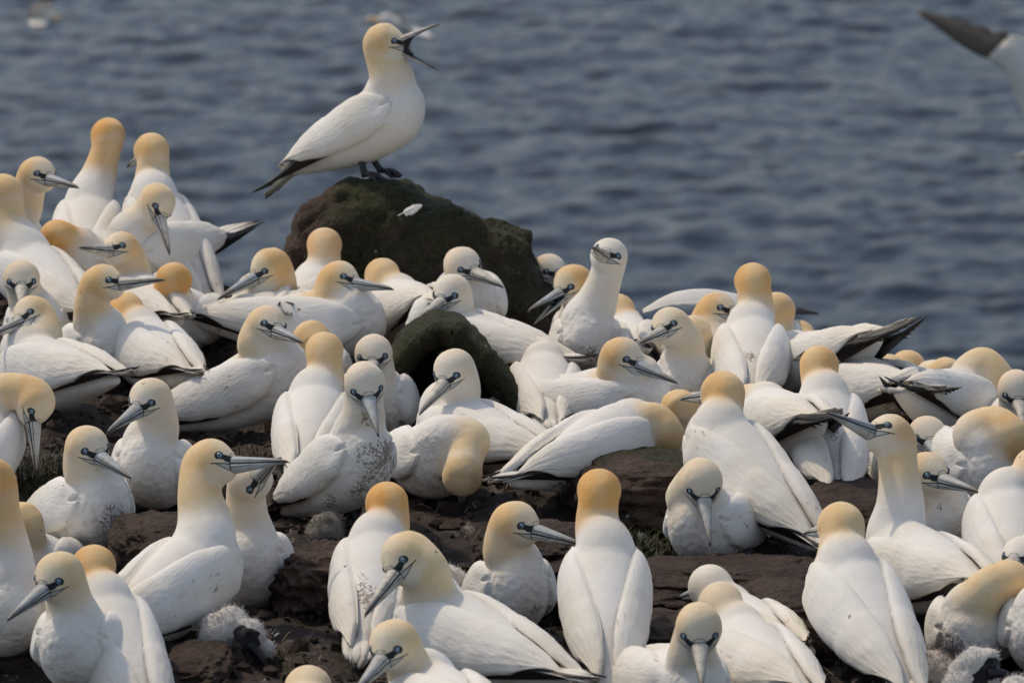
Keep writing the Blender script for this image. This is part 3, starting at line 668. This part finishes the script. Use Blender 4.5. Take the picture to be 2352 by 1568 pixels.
# centre, far row
G('gannet seen from behind in front of the boulder, orange crown and narrow white neck', 785, (745, 562), (748, 520), -1, (722, 690), (690, 720), 1, [(742, 625)], cr=(0, .6, -.8), buff=.7, orange=.7)
G('gannet looking down to the left with a mud-tipped bill', 830, (617, 612), (500, 680), 1, (600, 720), (690, 720), -1, [(640, 665, .03)], buff=1, orange=.45)
G('gannet turned away in front of the boulder with its buff nape showing', 800, (878, 632), (850, 600), -1, (915, 720), (985, 720), 1, [(868, 690)], buff=1, orange=.3)
G('gannet with a straight grey bill held out to the right over its own clean breast', 860, (782, 640), (908, 656), 1, (800, 745), (548, 754), -1, [(770, 715), (757, 680)], buff=.9, orange=.4, muck=.15, spots=[(520, 745, 34)])
G('white-faced gannet facing right below the boulder with a cream bill', 800, (1064, 608), (1155, 652), 1, (1082, 700), (1060, 690), -1, [(1075, 660, .02)], buff=.6, orange=.25, white=.35)
G('gannet with a grey bill pointing left, lying just behind the arched rock', 890, (1036, 672), (957, 728), 1, (1010, 775), (1212, 832), 1, [(1045, 725)], buff=.55, orange=.15, white=.3, hw=.04)
G('gannet with only the top of its buff head visible between two neighbours', 935, (715, 778), (660, 800), -1, (725, 860), (690, 860), -1, [(720, 815)], buff=.9, orange=.4)
G('gannet half hidden behind the right slope of the boulder, looking right', 690, (1262, 622), (1340, 645), 1, (1255, 730), (1200, 720), -1, [(1255, 675)], buff=.5, orange=.3)
G('gannet with an open brownish bill lunging left behind the long white neck', 820, (1312, 650), (1213, 722), 1, (1340, 770), (1420, 770), -1, [(1345, 695)], buff=1, orange=.5, gape=16)
G('gannet stretching a long white neck up and shaking its head', 905, (1399, 588), (1362, 562), 1, (1348, 785), (1345, 855), -1, [(1368, 700), (1390, 640)], buff=.3, orange=.2, muck=.6, cr=(.3, 1, .4), white=.4, spots=[(1350, 830, 60)])
G('gannet with its back to the camera right of the long white neck', 840, (1418, 715), (1400, 690), -1, (1435, 800), (1450, 815), 1, [(1425, 765)], buff=.9, orange=.4)
G('gannet bent forward so that only a pale nape tops its white cone of a back', 940, (1247, 815), (1240, 800), -1, (1250, 880), (1260, 960), 1, [(1248, 850)], cr=(0, .8, .6), buff=.25, orange=.2)
# centre, second row
G('gannet with a pale lined bill pointing right and a big clean folded wing', 1000, (615, 745), (703, 778), 1, (632, 862), (428, 962), -1, [(588, 795)], buff=.75, orange=.2, var=0, muck=.25)
G('gannet seen from behind with a tall straight buff neck and speckled white back', 1060, (745, 805), (748, 765), -1, (725, 950), (712, 1060), 1, [(745, 880)], buff=1, orange=.35, muck=.35, cr=(0, .5, -.6))
G('gannet looking at the camera between a buff nape and a bowed head', 1010, (858, 812), (850, 880), 1, (858, 915), (888, 945), -1, [(862, 862)], cr=(-.1, .8, .7), buff=.55, orange=.25, white=.3)
G('mud-splashed gannet standing with its bill resting on a dirty breast', 1235, (838, 880), (872, 992), 1, (828, 1050), (700, 1160), -1, [(835, 950, .03)], cr=(.05, .55, .9), buff=.45, orange=.12, legs=1235, muck=.7, white=.15, spots=[(880, 1060, 90), (850, 960, 34), (760, 1150, 30), (830, 1130, 40)], hw=.06)
G('gannet with its dark grey bill pointing down to the left, in front of the hollow', 1090, (1040, 848), (962, 942), 1, (1036, 985), (1212, 1052), 1, [(1060, 900)], buff=.55, orange=.15, white=.15, hw=.05)
G('preening gannet whose bent buff neck hangs down in front of its belly', 1175, (1062, 1095), (1058, 1185), -1, (1010, 1050), (930, 1075), -1, [(1078, 1010, .06), (1070, 1052, .09)], cr=(0, .3, 1), hw=.10, buff=.9, orange=.2, muck=.8, nb=(.04, 0, .03))
G('gannet looking right with a long cream bill and a ruffled muddy wing', 1010, (1432, 818), (1556, 870), 1, (1455, 915), (1238, 945), -1, [(1415, 865)], buff=.75, orange=.5, muck=.4, spots=[(1235, 950, 34), (1330, 890, 14)])
G('gannet with a slender buff neck looking down to the left past its neighbours', 960, (1538, 748), (1462, 780), 1, (1575, 890), (1640, 900), -1, [(1568, 840), (1575, 790)], buff=.7, orange=.15, muck=.3)
G('gannet with only a buff disc of cheek showing behind a slender neck', 925, (1592, 765), (1550, 740), -1, (1600, 850), (1630, 860), -1, [(1600, 805)], buff=.7, orange=.2)
FLAP, FI = G('gannet leaning right with one wing raised behind its head', 870, (1650, 712), (1765, 722), 1, (1640, 800), (1600, 820), -1, [(1622, 755)], buff=.9, orange=.45, hw=.02)
G('tall gannet seen from behind with its orange head square to the sea', 940, (1729, 645), (1722, 612), -1, (1725, 795), (1715, 895), 1, [(1735, 715)], buff=1, orange=.55, cr=(0, .6, -.7), spots=[(1720, 820, 20)])
G('gannet with only a strip of buff neck visible behind the tall upright one', 880, (1785, 712), (1840, 700), -1, (1770, 800), (1730, 810), -1, [(1780, 755)], buff=.8, orange=.4)
G('gannet head seen from behind just above a white back with cocked black wingtips', 880, (1832, 775), (1830, 730), -1, (1850, 850), (1840, 860), 1, [(1838, 815)], buff=.95, orange=.3)
G('gannet lying head away with black wingtips cocked up against the sea', 930, (1790, 830), (1740, 850), -1, (1840, 850), (1955, 815), 1, [(1800, 850)], buff=.4, orange=.2, tailup=3, tail_len=1.5)
G('gannet seen from behind with an orange head and brown-streaked back', 1110, (1882, 838), (1938, 822), -1, (1893, 955), (1904, 1095), 1, [(1888, 895)], buff=1, orange=.5, muck=.7, spots=[(1880, 930, 20), (1920, 1000, 24)])
# right, far row
G('gannet lying with dark brown tail feathers spread to the right', 965, (1915, 862), (1880, 850), -1, (1935, 890), (2050, 905), 1, [(1920, 880)], buff=.3, orange=.2, spots=[(2060, 930, 50)], var=1, tail_len=1.3)
G('gannet with a buff cheek low behind a black tail', 915, (2040, 855), (2110, 880), -1, (2000, 920), (1960, 915), -1, [(2020, 890)], buff=.9, orange=.3)
G('gannet with only a rounded buff crown above the far edge', 895, (2085, 845), (2120, 830), -1, (2085, 925), (2060, 925), -1, [(2085, 885)], buff=.9, orange=.35)
G('gannet with a low buff crown and a pale shoulder beside a bent neck', 910, (2170, 862), (2100, 850), -1, (2140, 920), (2080, 925), -1, [(2155, 890)], buff=.85, orange=.25)
G('gannet arching its buff neck so the head hangs down at the far right edge', 990, (2292, 880), (2282, 945), -1, (2215, 930), (2090, 920), 1, [(2232, 860), (2258, 838)], cr=(.9, .3, .1), hw=.0, buff=.9, orange=.2)
G('gannet at the right edge pointing its grey bill straight down at the camera', 1025, (2335, 895), (2342, 985), 1, (2350, 990), (2380, 980), -1, [(2342, 945)], cr=(0, .5, .9), buff=.5, orange=.35)
# right, middle
G('large gannet with its back turned, pale bill poking left past an orange nape', 1240, (1658, 900), (1568, 908), -1, (1655, 1030), (1798, 1197), 1, [(1655, 960)], buff=1, orange=.45, s=1.05, muck=.3)
G('gannet with a buff cheek and dark smudge behind the large turned-away one', 1090, (1725, 925), (1660, 950), -1, (1765, 975), (1840, 985), 1, [(1735, 955)], buff=.7, orange=.15, spots=[(1752, 925, 16)], var=1, tailup=6, tail_len=1.3)
G('gannet with only a tan patch of head showing behind a white shoulder', 1060, (1560, 938), (1530, 960), -1, (1600, 1000), (1640, 1000), -1, [(1570, 965)], buff=.9, orange=.4)
G('long white gannet stretched out behind the grey rock with its head bowed', 1160, (1526, 1000), (1508, 1065), -1, (1425, 1010), (1250, 1090), 1, [(1470, 972), (1505, 968)], cr=(.9, .3, .2), buff=.95, orange=.35, var=2, muck=.6, spots=[(1290, 1130, 60), (1240, 1060, 16)], hw=-.02, nb=(.04, 0, .025))
G('gannet with its bill pointing straight down and a round wing on its flank', 1310, (1612, 1105), (1629, 1242), 1, (1612, 1205), (1725, 1235), -1, [(1580, 1145, .02)], cr=(.1, .35, 1), buff=.6, orange=.1, muck=.7, hw=.07)
G('very long-necked gannet raising its pale bill up to the left', 1450, (2042, 1000), (1893, 936), 1, (2072, 1290), (2190, 1340), 1, [(2068, 1160), (2062, 1065)], s=1.04, buff=.8, orange=.4, muck=.8, spots=[(2050, 1270, 46)])
G('gannet staring at the camera with a pale blue bill, behind a long neck', 1120, (2130, 1000), (2146, 1050), 1, (2120, 1090), (2080, 1085), -1, [(2125, 1045)], cr=(0, 1, .55), buff=.55, orange=.3)
G('gannet with a clean round breast looking right past a white shoulder', 1295, (2132, 1085), (2238, 1116), 1, (2158, 1200), (2100, 1250), -1, [(2125, 1140)], buff=.8, orange=.4, muck=.5, spots=[(2160, 1165, 12)])
G('gannet curling its buff neck round behind a round white breast', 1180, (2325, 1010), (2340, 1090), -1, (2262, 1075), (2200, 1060), -1, [(2240, 1000), (2285, 975)], cr=(.8, .4, .2), buff=.9, orange=.4, muck=.4)
G('gannet cut off by the right edge, its white back toward the camera', 1340, (2375, 1075), (2420, 1060), -1, (2310, 1190), (2305, 1330), 1, [(2350, 1110)], buff=.7, orange=.3)
# front row
G('gannet seen from behind with a bright orange head and both wings folded down its back', 1540, (1376, 1125), (1370, 1075), -1, (1388, 1315), (1391, 1500), 1, [(1372, 1205)], buff=1, orange=.85, cr=(0, .5, -.6), var=0, muck=0)
G('gannet looking right with a long blue-grey bill over a ruffled pale breast', 1450, (1188, 1200), (1339, 1237), 1, (1182, 1350), (1130, 1425), -1, [(1160, 1265)], buff=.85, orange=.35, muck=.7, spots=[(1230, 1400, 26)])
G('gannet seen from behind with an orange head and mud on its narrow back', 1450, (888, 1155), (838, 1185), -1, (868, 1290), (850, 1435), 1, [(890, 1215)], buff=1, orange=.8, muck=.5, spots=[(830, 1330, 26), (845, 1375, 50), (900, 1320, 16)])
G('big gannet in front with a strongly arched neck and dark grey bill pointing down', 1630, (928, 1278), (832, 1400), 1, (1000, 1440), (1212, 1535), 1, [(985, 1375), (980, 1310, .06)], s=1.05, buff=.85, orange=.1, var=2, hw=.06)
G('gannet in the lowest row with a blue bill running off the bottom edge', 1790, (902, 1478), (812, 1575), 1, (985, 1620), (1080, 1640), 1, [(950, 1555, .02)], s=1.0, buff=.85, orange=.1, hw=.06)
G('gannet of which only a buff crown rises above the bottom edge', 1850, (708, 1580), (710, 1540), -1, (705, 1690), (705, 1750), 1, [(708, 1640)], buff=.7, orange=.2)
G('pale-headed gannet turned left, rearmost of the three clustered heads', 1500, (1630, 1345), (1560, 1370), -1, (1680, 1450), (1770, 1480), 1, [(1660, 1395)], buff=.22, orange=.1)
G('buff-headed gannet turned away with a white back, middle of the three clustered heads', 1600, (1655, 1385), (1620, 1360), -1, (1700, 1500), (1800, 1570), 1, [(1668, 1440)], buff=.6, orange=.15)
G('gannet looking straight down its bill, foremost of the three clustered heads', 1700, (1605, 1440), (1608, 1572), 1, (1585, 1590), (1480, 1590), -1, [(1590, 1500)], cr=(0, .4, 1), buff=.75, orange=.12, hw=.08)
G('clean gannet with its back turned and a short pale bill showing to the left', 1580, (1930, 1205), (1853, 1220), -1, (1945, 1350), (2030, 1530), 1, [(1932, 1275)], buff=1, orange=.25, s=1.04, muck=.1)
G('gannet bending its buff neck to the right above a downy chick', 1560, (2318, 1335), (2420, 1330), -1, (2232, 1450), (2260, 1440), -1, [(2250, 1375, .05), (2280, 1345, .06)], buff=.95, orange=.2, muck=.7, hw=.04, spots=[(2190, 1480, 40)])
G('gannet with a dark eye line peeping over a bent buff neck at the right edge', 1500, (2350, 1280), (2262, 1292), 1, (2380, 1400), (2440, 1410), -1, [(2370, 1335)], buff=.3, orange=.1, white=.3)
G('gannet at the right edge with only its white breast in the frame', 1590, (2430, 1290), (2540, 1310), 1, (2395, 1450), (2450, 1440), -1, [(2410, 1370)], buff=.7, orange=.3)

# one wing held open behind the leaning gannet's head
def flap_wing():
    d = FI['d'] + .22
    P = [pt(1660, 745, d), pt(1560, 700, d, .02), pt(1480, 706, d, .03)]
    a, b = spread_wing([pt(1476, 712, d, .02), pt(1540, 680, d), pt(1625, 672, d, -.03), pt(1700, 685, d, -.06), pt(1790, 700, d, -.08), pt(1880, 719, d, -.10)],
                       [.012, .040, .055, .050, .034, .004], VR * .1 - VU * .55 - VF * .85, dark_from=.58, normal=VU * .85 - VF * .5, camber=.06)
    mt = FI['RT']
    for nm, (V, F), m_ in (('open_wing', a, M['wing']), ('flight_feathers', b, M['dark'])):
        o = link(nm, mesh_from(nm, [Vector(mt @ Vector(v)) for v in V], F), m_, FLAP) if nm == 'open_wing' else link(nm, mesh_from(nm, [Vector(mt @ Vector(v)) for v in V], F), m_, wg)
        if nm == 'open_wing': wg = o
flap_wing()

# gannets on the wing out over the sea
def flying(label, head, bill, zb, chest, rump, zr, d, wl, dark='dark'):
    root, I = gannet(label, 0, head, bill, zb, chest, rump, zr, [((head[0] + chest[0]) / 2, (head[1] + chest[1]) / 2)], d=d, wings='none', ground=False, buff=.8, orange=.4, muck=0, group='gannets flying over the sea', hw=0, voxel=.008)
    for pts, ch, lead, normal in wl:
        a, b = spread_wing(pts, ch, lead, normal=normal, dark_from=.60)
        mt = I['RT']; o = link('wing', mesh_from('wing', [mt @ Vector(v) for v in a[0]], a[1]), M['wing'], root)
        link('flight_feathers', mesh_from('flight_feathers', [mt @ Vector(v) for v in b[0]], b[1]), M[dark], o)
d1 = 92.0
flying('white gannet flying low over the sea, wing raised, near the top corner', (135, 42), (160, 45), 1, (112, 44), (78, 50), -1, d1,
       [([pt(112, 42, d1), pt(112, 25, d1, .2), pt(122, 5, d1, .4), pt(136, -30, d1, .7)], [.32, .32, .26, .03], VF * .25 - VR, VR * .3 + VF),
        ([pt(112, 46, d1), pt(106, 56, d1, .5), pt(100, 62, d1, .8), pt(92, 70, d1, 1.1)], [.28, .26, .2, .03], VF * -.2 - VR, VF)])
d2 = 60.0
flying('gannet flying behind the calling bird with one dark-tipped wing raised', (850, 48), (820, 54), 1, (892, 55), (962, 74), -1, d2,
       [([pt(925, 50, d2), pt(905, 32, d2, .1), pt(885, 14, d2, .2), pt(858, 4, d2, .3)], [.27, .27, .21, .03], VR * .8 - VU * .5 + VF * .3, VF - VU * .2),
        ([pt(930, 60, d2), pt(950, 72, d2, .3), pt(975, 88, d2, .4), pt(1010, 100, d2, .5)], [.22, .2, .16, .02], VR * .9 - VU * .2 + VF * .3, VF)])
d3 = 34.0
flying('blurred gannet entering the frame at the right edge with a dark wingtip raised', (2374, 346), (2292, 372), 1, (2470, 325), (2620, 300), -1, d3,
       [([pt(2440, 360, d3), pt(2352, 262, d3, .02), pt(2305, 160, d3, .05), pt(2220, 112, d3, .1), pt(2105, 28, d3, .15)], [.27, .26, .23, .16, .02], VR * .62 + VU * .62 + VF * .3, VF * -1 + VU * .2),
        ([pt(2520, 330, d3), pt(2600, 260, d3, -.1), pt(2680, 150, d3, -.2), pt(2780, 60, d3, -.3)], [.20, .19, .14, .012], VR * .7 - VU * .6, VF * -1)], 'brown')
# ------------------------------------------------------------------ chicks
def mat_down(name, white, soil):
    T = NT(name); P = T.obj(); n = T.noise(P, 50, 5, .7)
    c = T.mix(T.ss(n, .40, .72), white, soil); fc = T.attr('face'); c = T.mix(T.ss(fc, .35, .65), c, (.016, .015, .018))
    h = T.bump(T.noise(P, 150, 5, .7), .9, .008); T.b.inputs['Sheen Weight'].default_value = .3
    return T.base(c, .9, .1, h)
DOWN = mat_down('white_chick_down', (.78, .75, .70), (.68, .62, .54)); BUFFD = mat_down('soiled_chick_down', (.62, .52, .42), (.22, .15, .10))
def chick(label, base, blobs, face=(), bill=None, mat=None, fuzz=1800, lay=0.0):
    d = gd(base) - lay; V, F = [], []; parts = []; fc = []
    bm = bmesh.new(); bmesh.ops.create_icosphere(bm, subdivisions=3, radius=1); sv = np.array([v.co[:] for v in bm.verts]); sf = [tuple(v.index for v in f.verts) for f in bm.faces]; bm.free()
    for x, y, r, *w_ in blobs:
        wz = w_[0] if w_ else 0; parts.append((sv * r * d / FPX + pt(x, y, d, wz), sf))
    V, F = join(parts); me = fuse(V, F, .007, 4); co = coords(me); nn = np.empty(len(co) * 3); me.vertices.foreach_get('normal', nn); nn = nn.reshape(-1, 3)
    co = co + nn * (fbm(co * 45, 3, 5) * .004 + fbm(co * 110, 2, 6) * .002)[:, None]
    f = np.zeros(len(co))
    for x, y, r, wz in face: f = np.maximum(f, 1 - sst(r * .6 * d / FPX, r * 1.2 * d / FPX, np.linalg.norm(co - pt(x, y, d, wz), axis=1) + fbm(co * 90, 2, 8) * .006))
    o = co.mean(axis=0); o[2] = co[:, 2].min(); me.vertices.foreach_set('co', (co - o).ravel()); me.update(); fattr(me, 'face', f)
    root = bpy.data.objects.new('gannet_chick', None); COL.objects.link(root); root.location = o; tag(root, label, 'chick', 'downy chicks among the adults')
    me.name = 'chick_body'; link('body', me, mat or DOWN, root)
    rs = np.random.RandomState(len(co)); pick = rs.randint(0, len(co), fuzz); VV, FF = [], []
    for i in pick:                                       # loose strands of down
        if f[i] > .4: continue
        p = co[i] - o; n = nrm(nn[i] + rs.randn(3) * .9); L = .005 + .007 * rs.rand(); t = nrm(np.cross(n, rs.randn(3))) * .0007
        k = len(VV); VV += [p - t, p + t, p + n * L + rs.randn(3) * .002]; FF.append((k, k + 1, k + 2))
    tag(link('loose_down', mesh_from('loose_down', VV, FF), mat or DOWN, root), kind='stuff')
    if bill:
        (x0, y0, w0), (x1, y1, w1), r = bill; a, b = pt(x0, y0, d, w0) - o, pt(x1, y1, d, w1) - o
        pth = spline([a, (a + b) / 2 + np.array((0, 0, .004)), b], 10); link('bill', mesh_from('bill', *tube(pth, np.interp(np.linspace(0, 1, 11), [0, .35, .7, 1], [r, r * .62, r * .36, r * .12]) * d / FPX, 12)), M['mouth'], root)
chick('white downy chick with a black face lying under the bent-necked gannet', 1660, [(2235, 1560, 62), (2215, 1600, 66), (2240, 1525, 40, .02), (2275, 1512, 26, .03)], [(2282, 1540, 34, .05), (2262, 1556, 30, .055)], ((2272, 1545, .04), (2340, 1556, .05), 16), lay=.02)
chick('cream downy chick with a mottled brown back beside the white chick', 1650, [(2135, 1560, 70), (2080, 1590, 62), (2180, 1600, 58)], mat=BUFFD, fuzz=2600)
chick('white downy back of a chick rising at the bottom corner', 1720, [(2345, 1610, 62), (2300, 1640, 60)], lay=.0)
chick('small black-faced chick under the breast of the long-necked gannet', 1525, [(530, 1432, 44), (575, 1455, 36, .02), (500, 1450, 46), (612, 1490, 24)], [(566, 1474, 36, .04), (548, 1452, 24, .045)], ((572, 1478, .035), (628, 1556, .04), 17))
chick('downy chick tucked behind the gannet with the ruffled breast', 1400, [(1035, 1335, 38), (1015, 1360, 44)], fuzz=1200)
chick('grey downy chick under the tail of the standing muddy gannet', 1255, [(752, 1215, 42), (735, 1228, 36)], mat=mat_down('grey_chick_down', (.27, .235, .19), (.13, .105, .08)), fuzz=900, lay=-.05)

# ------------------------------------------------------------------ ground: bare trampled peat, dropping to the sea behind the last birds
EDGE = [(-400, 560), (0, 640), (300, 700), (520, 735), (800, 780), (1250, 830), (1500, 865), (1900, 880), (2200, 915), (2352, 940), (2800, 980)]
ex = np.array([(q[0] - 1176) / FPX * gd(q[1]) for q in EDGE]); ey = np.array([pt(q[0], q[1], gd(q[1]))[1] for q in EDGE])
NB = np.array(NESTS)
def ground_z(X, Y, fine=True):
    X = np.asarray(X, float).ravel(); Y = np.asarray(Y, float).ravel(); z = np.zeros_like(X); out = np.empty_like(X)
    for c in range(0, len(X), 20000):
        x, y = X[c:c + 20000], Y[c:c + 20000]
        d2 = (x[:, None] - NB[None, :, 0]) ** 2 + (y[:, None] - NB[None, :, 1]) ** 2
        w_ = np.exp(-d2 / .13 ** 2); far = np.exp(-d2 / .35 ** 2) * .05; w_ = w_ + far
        zn = np.clip(NB[:, 2], -.24, .22)
        out[c:c + 20000] = (w_ @ zn) / (w_.sum(axis=1) + .10)
    P = np.c_[X, Y, np.zeros_like(X)]
    out += fbm(P * 4.5, 3, 41) * .016
    if fine: out += fbm(P * 16, 4, 43) * .010 + fbm(P * 9, 3, 47, True) * .008 - .012
    over = np.maximum(0, Y - np.interp(X, ex, ey) - fbm(P * 2.2, 2, 51) * .05)
    return out - over * 1.3 - 8 * np.maximum(0, over - .8) ** 1.0
def axis(parts): return np.unique(np.round(np.concatenate(parts), 4))
gx = axis([np.array([-70, -30, -12, -6, -4, -3, -2.4]), np.linspace(-1.7, 1.7, 290), np.array([2.4, 3, 4, 6, 12, 30, 70])])
gy = axis([np.array([-40, -15, -5, 0, 4, 7, 8.5, 9.2]), np.linspace(9.6, 15.6, 470), np.array([16, 16.6, 17.5, 19])])
GX, GY = np.meshgrid(gx, gy); GZ = np.maximum(ground_z(GX, GY), -30).reshape(GX.shape)
nx = len(gx); idx = np.arange(len(gy) - 1)[:, None] * nx + np.arange(nx - 1)[None]
gf = np.stack([idx, idx + 1, idx + nx + 1, idx + nx], -1).reshape(-1, 4).tolist()
T = NT('trampled_peat'); P = T.geo(); n1 = T.noise(P, 5, 5, .65); n2 = T.noise(P, 28, 6, .7); n3 = T.noise(P, 110, 4, .65)
c = T.mix(T.ss(n1, .35, .68), (.013, .008, .006), (.046, .028, .020)); c = T.mix(T.math('MULTIPLY', T.ss(n2, .52, .75), .8), c, (.008, .006, .005)); c = T.mix(T.math('MULTIPLY', T.ss(n3, .55, .8), .35), c, (.13, .10, .08))
gu = T.math('MULTIPLY', T.ss(T.noise(T.scale(P, (1, .5, 1)), 17, 6, .78), .555, .66), T.ss(T.noise(P, 2.3, 3), .36, .56))
c = T.mix(T.math('MULTIPLY', gu, .75), c, (.30, .28, .26)); c = T.mix(T.math('MULTIPLY', specks(T, P, .06, 45), .75), c, (.55, .53, .50))
h = T.bump(n1, .4, .04); h = T.bump(n2, .9, .018, h); h = T.bump(n3, .8, .006, h)
T.base(c, .72, .35, h)
ground = link('ground', mesh_from('ground', np.c_[GX.ravel(), GY.ravel(), GZ.ravel()], [tuple(q) for q in gf]), T.m); tag(ground, kind='structure')

# ------------------------------------------------------------------ litter on the ground: clods, stems, tufts of grass, moulted feathers
rs = np.random.RandomState(12)
def scatter(n, x0, x1, y0, y1): return rs.uniform(x0, x1, n), rs.uniform(y0, y1, n)
ico = bmesh.new(); bmesh.ops.create_icosphere(ico, subdivisions=1, radius=1); iv = np.array([v.co[:] for v in ico.verts]); jf = [tuple(v.index for v in f.verts) for f in ico.faces]; ico.free()
X, Y = scatter(5600, -1.5, 1.5, 9.8, 14.2); Z = ground_z(X, Y); parts = []
for x, y, z in zip(X, Y, Z):
    if y > np.interp(x, ex, ey): continue
    r = .004 + .019 * rs.rand() ** 2.8; parts.append((iv * (r * (1 + .5 * rs.rand(3))) * (1 + .25 * rs.randn(len(iv), 1)) + (x, y, z + r * .2), jf))
V, F = join(parts); tag(link('peat_clods', mesh_from('peat_clods', V, F, False), mat_plain('peat_clod', (.014, .009, .007), (.055, .036, .027), 80, .85), None), kind='stuff')
parts = []
X, Y = scatter(900, -1.4, 1.4, 9.9, 13.6); Z = ground_z(X, Y)
for x, y, z in zip(X, Y, Z):
    a = rs.uniform(0, 6.28); L = .015 + .045 * rs.rand(); dd = np.array((math.cos(a), math.sin(a), rs.uniform(-.15, .35))); p = np.array((x, y, z + .006)); q = np.array((-dd[1], dd[0], 0)) * .0011; u = np.array((0, 0, .0011))
    m_ = p + dd * L * .5 + (0, 0, .006); e = p + dd * L
    parts.append(([p + q, p - q, p + u, m_ + q, m_ - q, m_ + u, e], [(0, 1, 4, 3), (1, 2, 5, 4), (2, 0, 3, 5), (3, 4, 6), (4, 5, 6), (5, 3, 6)]))
V, F = join(parts); tag(link('dead_stems', mesh_from('dead_stems', V, F, False), mat_plain('dry_stem', (.16, .12, .07), (.32, .26, .17), 40, .8)), kind='stuff')
def grass(cx, cy, base, n, spread, hgt):
    d = gd(base); c = pt(cx, cy, d); parts = []
    for k in range(n):
        x, y = c[0] + rs.randn() * spread, c[1] + rs.randn() * spread * 1.2; z = ground_z([x], [y])[0] - .004
        L = hgt * (.5 + .8 * rs.rand()); a = rs.uniform(0, 6.28); ln = rs.uniform(.2, .9); wv = np.array((-math.sin(a), math.cos(a), 0)) * .0016; p = np.array((x, y, z)); dr = np.array((math.cos(a), math.sin(a), 0)) * L * ln
        m_ = p + dr * .35 + (0, 0, L * .62); e = p + dr + (0, 0, L * (1 - .35 * ln))
        parts.append(([p - wv, p + wv, m_ + wv * .8, m_ - wv * .8, e], [(0, 1, 2, 3), (3, 2, 4)]))
    return parts
parts = []
for q in ((120, 1010, 1130, 260, .055, .075), (90, 1080, 1160, 160, .05, .06), (210, 945, 1100, 120, .05, .05), (1480, 1160, 1300, 420, .05, .06), (1440, 1200, 1330, 240, .05, .06), (1880, 1100, 1175, 70, .03, .055), (630, 1460, 1530, 60, .035, .022), (1690, 1290, 1360, 60, .06, .03), (600, 1000, 1060, 90, .05, .03)):
    parts += grass(*q)
V, F = join(parts); gm = mat_plain('coarse_grass', (.018, .027, .007), (.065, .058, .02), 14, .6)
tag(link('grass_tufts', mesh_from('grass_tufts', V, F, False), gm), kind='stuff')

FE = NT('moulted_white_feather'); FE.base(FE.mix(FE.noise(FE.obj(), 120, 3), (.74, .73, .71), (.60, .57, .52)), .75, .2)
def feather(label, px, py, d, L, W, ang, tilt=.5, seed=0):
    r2 = np.random.RandomState(seed); n = 26; V, F = [], []
    for side in (-1, 1):
        for k in range(n):                               # separate barbs, thin but solid
            t = .16 + .82 * k / n; wd = W * math.sin(math.pi * min(1, t) ** .75) * (1 + .15 * r2.randn()) + .001; x = t * L
            b = len(V); z = .05 * L * math.sin(math.pi * t)
            V += [(x, 0, z), (x + L / n * 1.05, 0, z), (x + .5 * wd + L / n, side * wd, z - wd * .25 + .001), (x + .5 * wd, side * wd, z - wd * .25), (x, 0, z - .0008), (x + L / n * 1.05, 0, z - .0008), (x + .5 * wd + L / n, side * wd, z - wd * .25), (x + .5 * wd, side * wd, z - wd * .25 - .0008)]
            F += [(b, b + 1, b + 2, b + 3), (b + 7, b + 6, b + 5, b + 4), (b, b + 4, b + 5, b + 1), (b + 1, b + 5, b + 6, b + 2), (b + 2, b + 6, b + 7, b + 3), (b + 3, b + 7, b + 4, b)]
    me = mesh_from('feather', V, F, False); o = link('feather', me, FE.m); p = pt(px, py, d)
    x = nrm(VR * math.cos(rad(ang)) + VU * math.sin(rad(ang))); z = nrm(VU * tilt - VF * (1 - tilt)); z = nrm(z - x * np.dot(z, x)); y = np.cross(z, x)
    o.matrix_world = rotM(x, y, z, p); tag(o, label, 'feather')
    sh = [np.array((t * L - .02 * L, 0, .05 * L * math.sin(math.pi * t) + .0008)) for t in np.linspace(-.06, .97, 10)]
    link('quill', mesh_from('quill', *tube(np.array(sh), np.linspace(.0012, .0004, 10), 6)), FE.m, o)
feather('long white feather stuck to the mossy top of the boulder', 918, 494, BD - .245, .056, .0105, 24, .45, 1)
def tuft(label, px, py, base, r, seed, lift=0.0):
    r2 = np.random.RandomState(seed); d = gd(base); c = pt(px, py, d); c[2] = max(c[2], ground_z([c[0]], [c[1]])[0]) + .004; V, F = [], []
    for k in range(110):
        n = nrm(r2.randn(3) + (0, 0, .5)); L = r * (.4 + .8 * r2.rand()); t = nrm(np.cross(n, r2.randn(3))) * .0011; b = len(V); V += [-t, t, n * L * .6 + t + r2.randn(3) * .002, n * L * .6 - t, n * L + r2.randn(3) * r * .15]; F += [(b, b + 1, b + 2, b + 3), (b + 3, b + 2, b + 4)]
    o = link('down_tuft', mesh_from('down_tuft', V, F, False), FE.m); o.location = c; tag(o, label, 'down feather', 'tufts of shed down on the peat')
for k, (l, x, y, b, r) in enumerate([('bright white down tuft under the mud-freckled gannet', 266, 1247, 1255, .014), ('white down tuft on the peat beside the slim gannet', 648, 1293, 1310, .013), ('down tuft in the grass right of the black-faced chick', 612, 1475, 1500, .026),
        ('white splash of down beside the brown boulder', 1845, 1495, 1500, .018), ('down tuft beside the streaked gannet on the dark rocks', 1985, 1075, 1090, .020), ('down tuft on the peat below the grass patch', 1475, 1240, 1260, .014), ('down tuft on the brown slab beside a black wingtip', 2000, 1130, 1140, .008)]):
    tuft(l, x, y, b, r, k)
